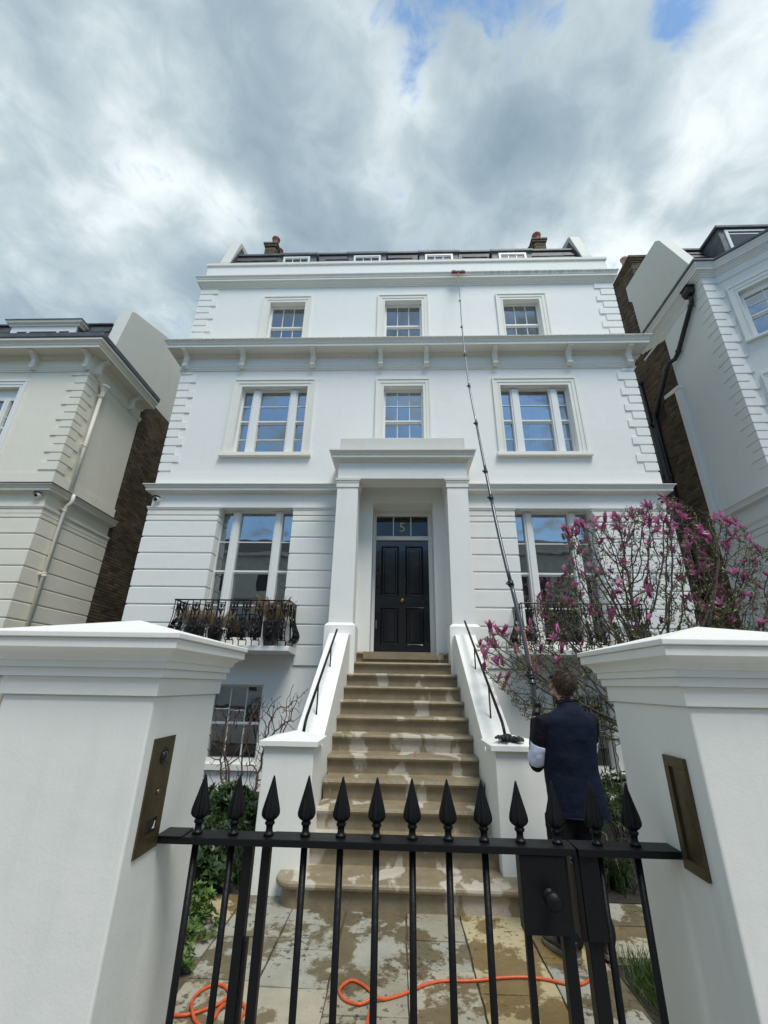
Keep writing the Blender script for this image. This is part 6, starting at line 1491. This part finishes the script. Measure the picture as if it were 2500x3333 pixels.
for k, (a, b_) in enumerate(zip(joints, joints[1:])):
    n = 8; MB().tube([at(a + (b_ - a) * j / n) for j in range(n + 1)], rr_[k], 12).build('section', 'carbon_pole' if k < 5 else 'alloy', pole, smooth=True)
    if k:
        c = at(a); d = (at(a + .02) - at(max(0, a - .02))).normalized(); r = rr_[k - 1]
        m = MB(); m.tube([c - d * .03, c - d * .028, c + d * .028, c + d * .03], [r * 1.05, r * 1.4, r * 1.3, r], 12); sd_ = d.cross(Vector((0, 1, 0))).normalized()
        m.tube([c + sd_ * r * 1.3 - d * .018, c + sd_ * (r * 1.3 + .016), c + sd_ * r * 1.3 + d * .022], [.007, .009, .006], 6); m.build('clamp', 'black_plastic', pole, smooth=True)
for z_ in (1.655, 1.70, 1.745):
    c = at(s_at_z(z_)); MB().tube([c - Vector((0, 0, .008)), c + Vector((0, 0, .008))], .033, 14).build('grip_ring', 'black_plastic', pole, smooth=True)
m = MB()
for k in range(13):
    s = s_at_z(1.80) + k * .026; p = at(s); q = at(s + .016); u = Vector((.6, -.8, 0)) * .0222; w2 = Vector((.8, .6, 0)) * .006
    m.add([p + u - w2, p + u + w2, q + u + w2, q + u - w2], [(0, 1, 2, 3)])
m.build('printed_scale', 'label_orange', pole)
top = Vector(pole_pts[-1]); hb = Vector((1.468, 7.77, 11.285))
MB().tube([top - Vector((0, .02, .02)), top + Vector((.006, .012, .06)), hb], [.014, .013, .011], 10).build('gooseneck', 'alloy', pole, smooth=True)
br = MB(); br.box(hb.x - .17, hb.x + .17, hb.y - .028, hb.y + .03, hb.z - .02, hb.z + .012); bb = br.build('brush_block', 'brush_red', pole, bevel=.006)
m = MB()
for i in range(700):
    x = rng.uniform(-.165, .165); y = rng.uniform(-.025, .025); p = hb + Vector((x, y, .012)); d = Vector((x * .4 + rng.normal(0, .08), .45 + rng.normal(0, .15), 1)).normalized(); m.tube([p, p + d * rng.uniform(.04, .06)], [.0016, .0012], 3, cap=False)
m.build('bristles', 'black_plastic', bb, kind='stuff')
for sx in (-1, 1): MB().tube([hb + Vector((sx * .08, -.03, .005)), hb + Vector((sx * .11, -.04, .03)), hb + Vector((sx * .15, -.02, .015))], .006, 6).build('jet_tube', 'alloy', bb)

# gloves lying on the right stair pier ---------------------------------
gl = thing('work_gloves', 'pair of black rubber gloves lying on the cap of the right stair pier', 'gloves', (1.0, 4.50, 1.15))
def lying(c, ang, cur, sd):
    m = MB(); u = Vector((math.cos(ang), math.sin(ang), 0)); s = Vector((-u.y, u.x, 0)); z0 = Vector((0, 0, 1))
    m.tube([c - u * .095, c - u * .06, c - u * .015, c + u * .03], [.040, .032, .042, .040], 14, sq=.60)
    for k, (q, L_) in enumerate(((-.036, .075), (-.012, .088), (.013, .082), (.036, .068))):
        p0 = c + u * .020 + s * q; m.tube([p0, p0 + u * L_ * .5 + s * q * .25 + z0 * .010, p0 + u * L_ + s * (q * .45 + cur * .012) - z0 * .008 * (k % 2 + .4)], [.0155, .0145, .0105], 8)
    p0 = c - u * .015 + s * sd * .034; m.tube([p0, p0 + s * sd * .026 + u * .02, p0 + s * sd * .036 + u * .052], [.017, .0145, .011], 8)
    return m
for (c, a, cu_, sd) in ((Vector((1.045, 4.47, 1.178)), R(-22), 1, 1), (Vector((.985, 4.475, 1.190)), R(-118), -1, -1)):
    q = lying(c, a, cu_, sd).build('glove', 'rubber_glove', gl, smooth=True); cloth(q, .008, .02, .004, 1)

# ------------------------------------------------------------------ the street behind the camera (seen in the windows)
for i, (x0, x1, h_) in enumerate(((-31, -19, 13.2), (-17.5, -6, 14.2), (-4.5, 7.5, 13.4), (9, 21, 14.4), (22.5, 34, 13.0))):
    o = thing('facing_house', ['first', 'second', 'third', 'fourth', 'fifth'][i] + ' pale stucco house from the left across the street, mirrored in the ground-floor windows', 'house', ((x0 + x1) / 2, -20, 0))
    T_ = lambda p, x0=x0, x1=x1: (x0 + x1 - p[0], -20 - p[1], p[2])
    ops = [(x0 + 1.2 + k * 3.6, x0 + 2.6 + k * 3.6, z_, z_ + hh) for k in range(3) for z_, hh in ((1.2, 2.2), (5.0, 2.4), (8.8, 1.8))]
    m = MB(T_); wall(m, x0, x1, -.05, h_ - 1.8, 0, ops, .2); m.quad((x0, 0, -.05), (x0, 9, -.05), (x0, 9, h_ - 1.8), (x0, 0, h_ - 1.8)); m.quad((x1, 0, -.05), (x1, 0, h_ - 1.8), (x1, 9, h_ - 1.8), (x1, 9, -.05)); m.quad((x0, 0, h_ - 1.85), (x1, 0, h_ - 1.85), (x1, 9, h_ - 1.85), (x0, 9, h_ - 1.85))
    m.build('wall', 'opposite_stucco', o)
    for z_ in (4.2, 8.1, h_ - 2.1): MB(T_).box(x0 - .2, x1 + .2, -.3, .0, z_, z_ + .3).build('cornice', 'opposite_stucco', o)
    MB(T_).prism([(.3, h_ - 1.8), (2, h_), (7, h_), (9, h_ - 1.8)], 'x', x0 + .2, x1 - .2).build('roof', 'opposite_roof', o)
    for q in ops: MB(T_).box(q[0], q[1], .15, .2, q[2], q[3]).build('window', 'dark_glass', o)
def street_tree(x, y, h_, seed, lab, maxlev=6, kids=3):
    o = thing('street_tree', lab, 'tree', (x, y, 0)); r_ = random.Random(seed); m = MB(); tk = MB()
    def grow(mb, p, d, l, r, lev):
        pts = [p.copy()]; rs = [r]; q = p.copy(); dd = d.copy()
        for k in range(4):
            dd = (dd + Vector((r_.gauss(0, .13), r_.gauss(0, .13), r_.gauss(0, .08) + .03))).normalized(); q = q + dd * l / 4; pts.append(q.copy()); rs.append(r * (1 - .13 * (k + 1)))
        mb.tube(pts, rs, 8 if lev < 2 else (5 if lev < 4 else 3), cap=False)
        if lev < maxlev:
            for k in range(kids if lev < 5 else kids + 1):
                i = r_.choice([2, 3, 4]) if k else 4; a = Vector((r_.gauss(0, 1), r_.gauss(0, 1), r_.gauss(0, .6))).normalized()
                grow(m, pts[i], (dd + a * r_.uniform(.45, .95)).normalized(), l * r_.uniform(.62, .82), rs[i] * .66, lev + 1)
    grow(tk, Vector((x, y, 0)), Vector((0, 0, 1)), h_ * .30, .22, 0)
    tk.build('trunk', 'bark', o, smooth=True); m.build('crown', 'bark', o)
street_tree(-5.6, -9.5, 12, 3, 'bare plane tree across the road, mirrored in the left tall windows')
street_tree(5.2, -9.0, 15, 9, 'tall bare plane tree across the road, mirrored in the right windows')
street_tree(2.6, -6.8, 13, 21, 'tall bare plane tree on the near pavement behind the camera, crown thickened to shade the gate piers', 6, 4)  # unseen; placed and thickened so its crown shades the gate piers
street_tree(12.5, -9.5, 12, 5, 'bare plane tree across the road, farther right')
street_tree(-14, -9.5, 12, 6, 'bare plane tree across the road, farther left')
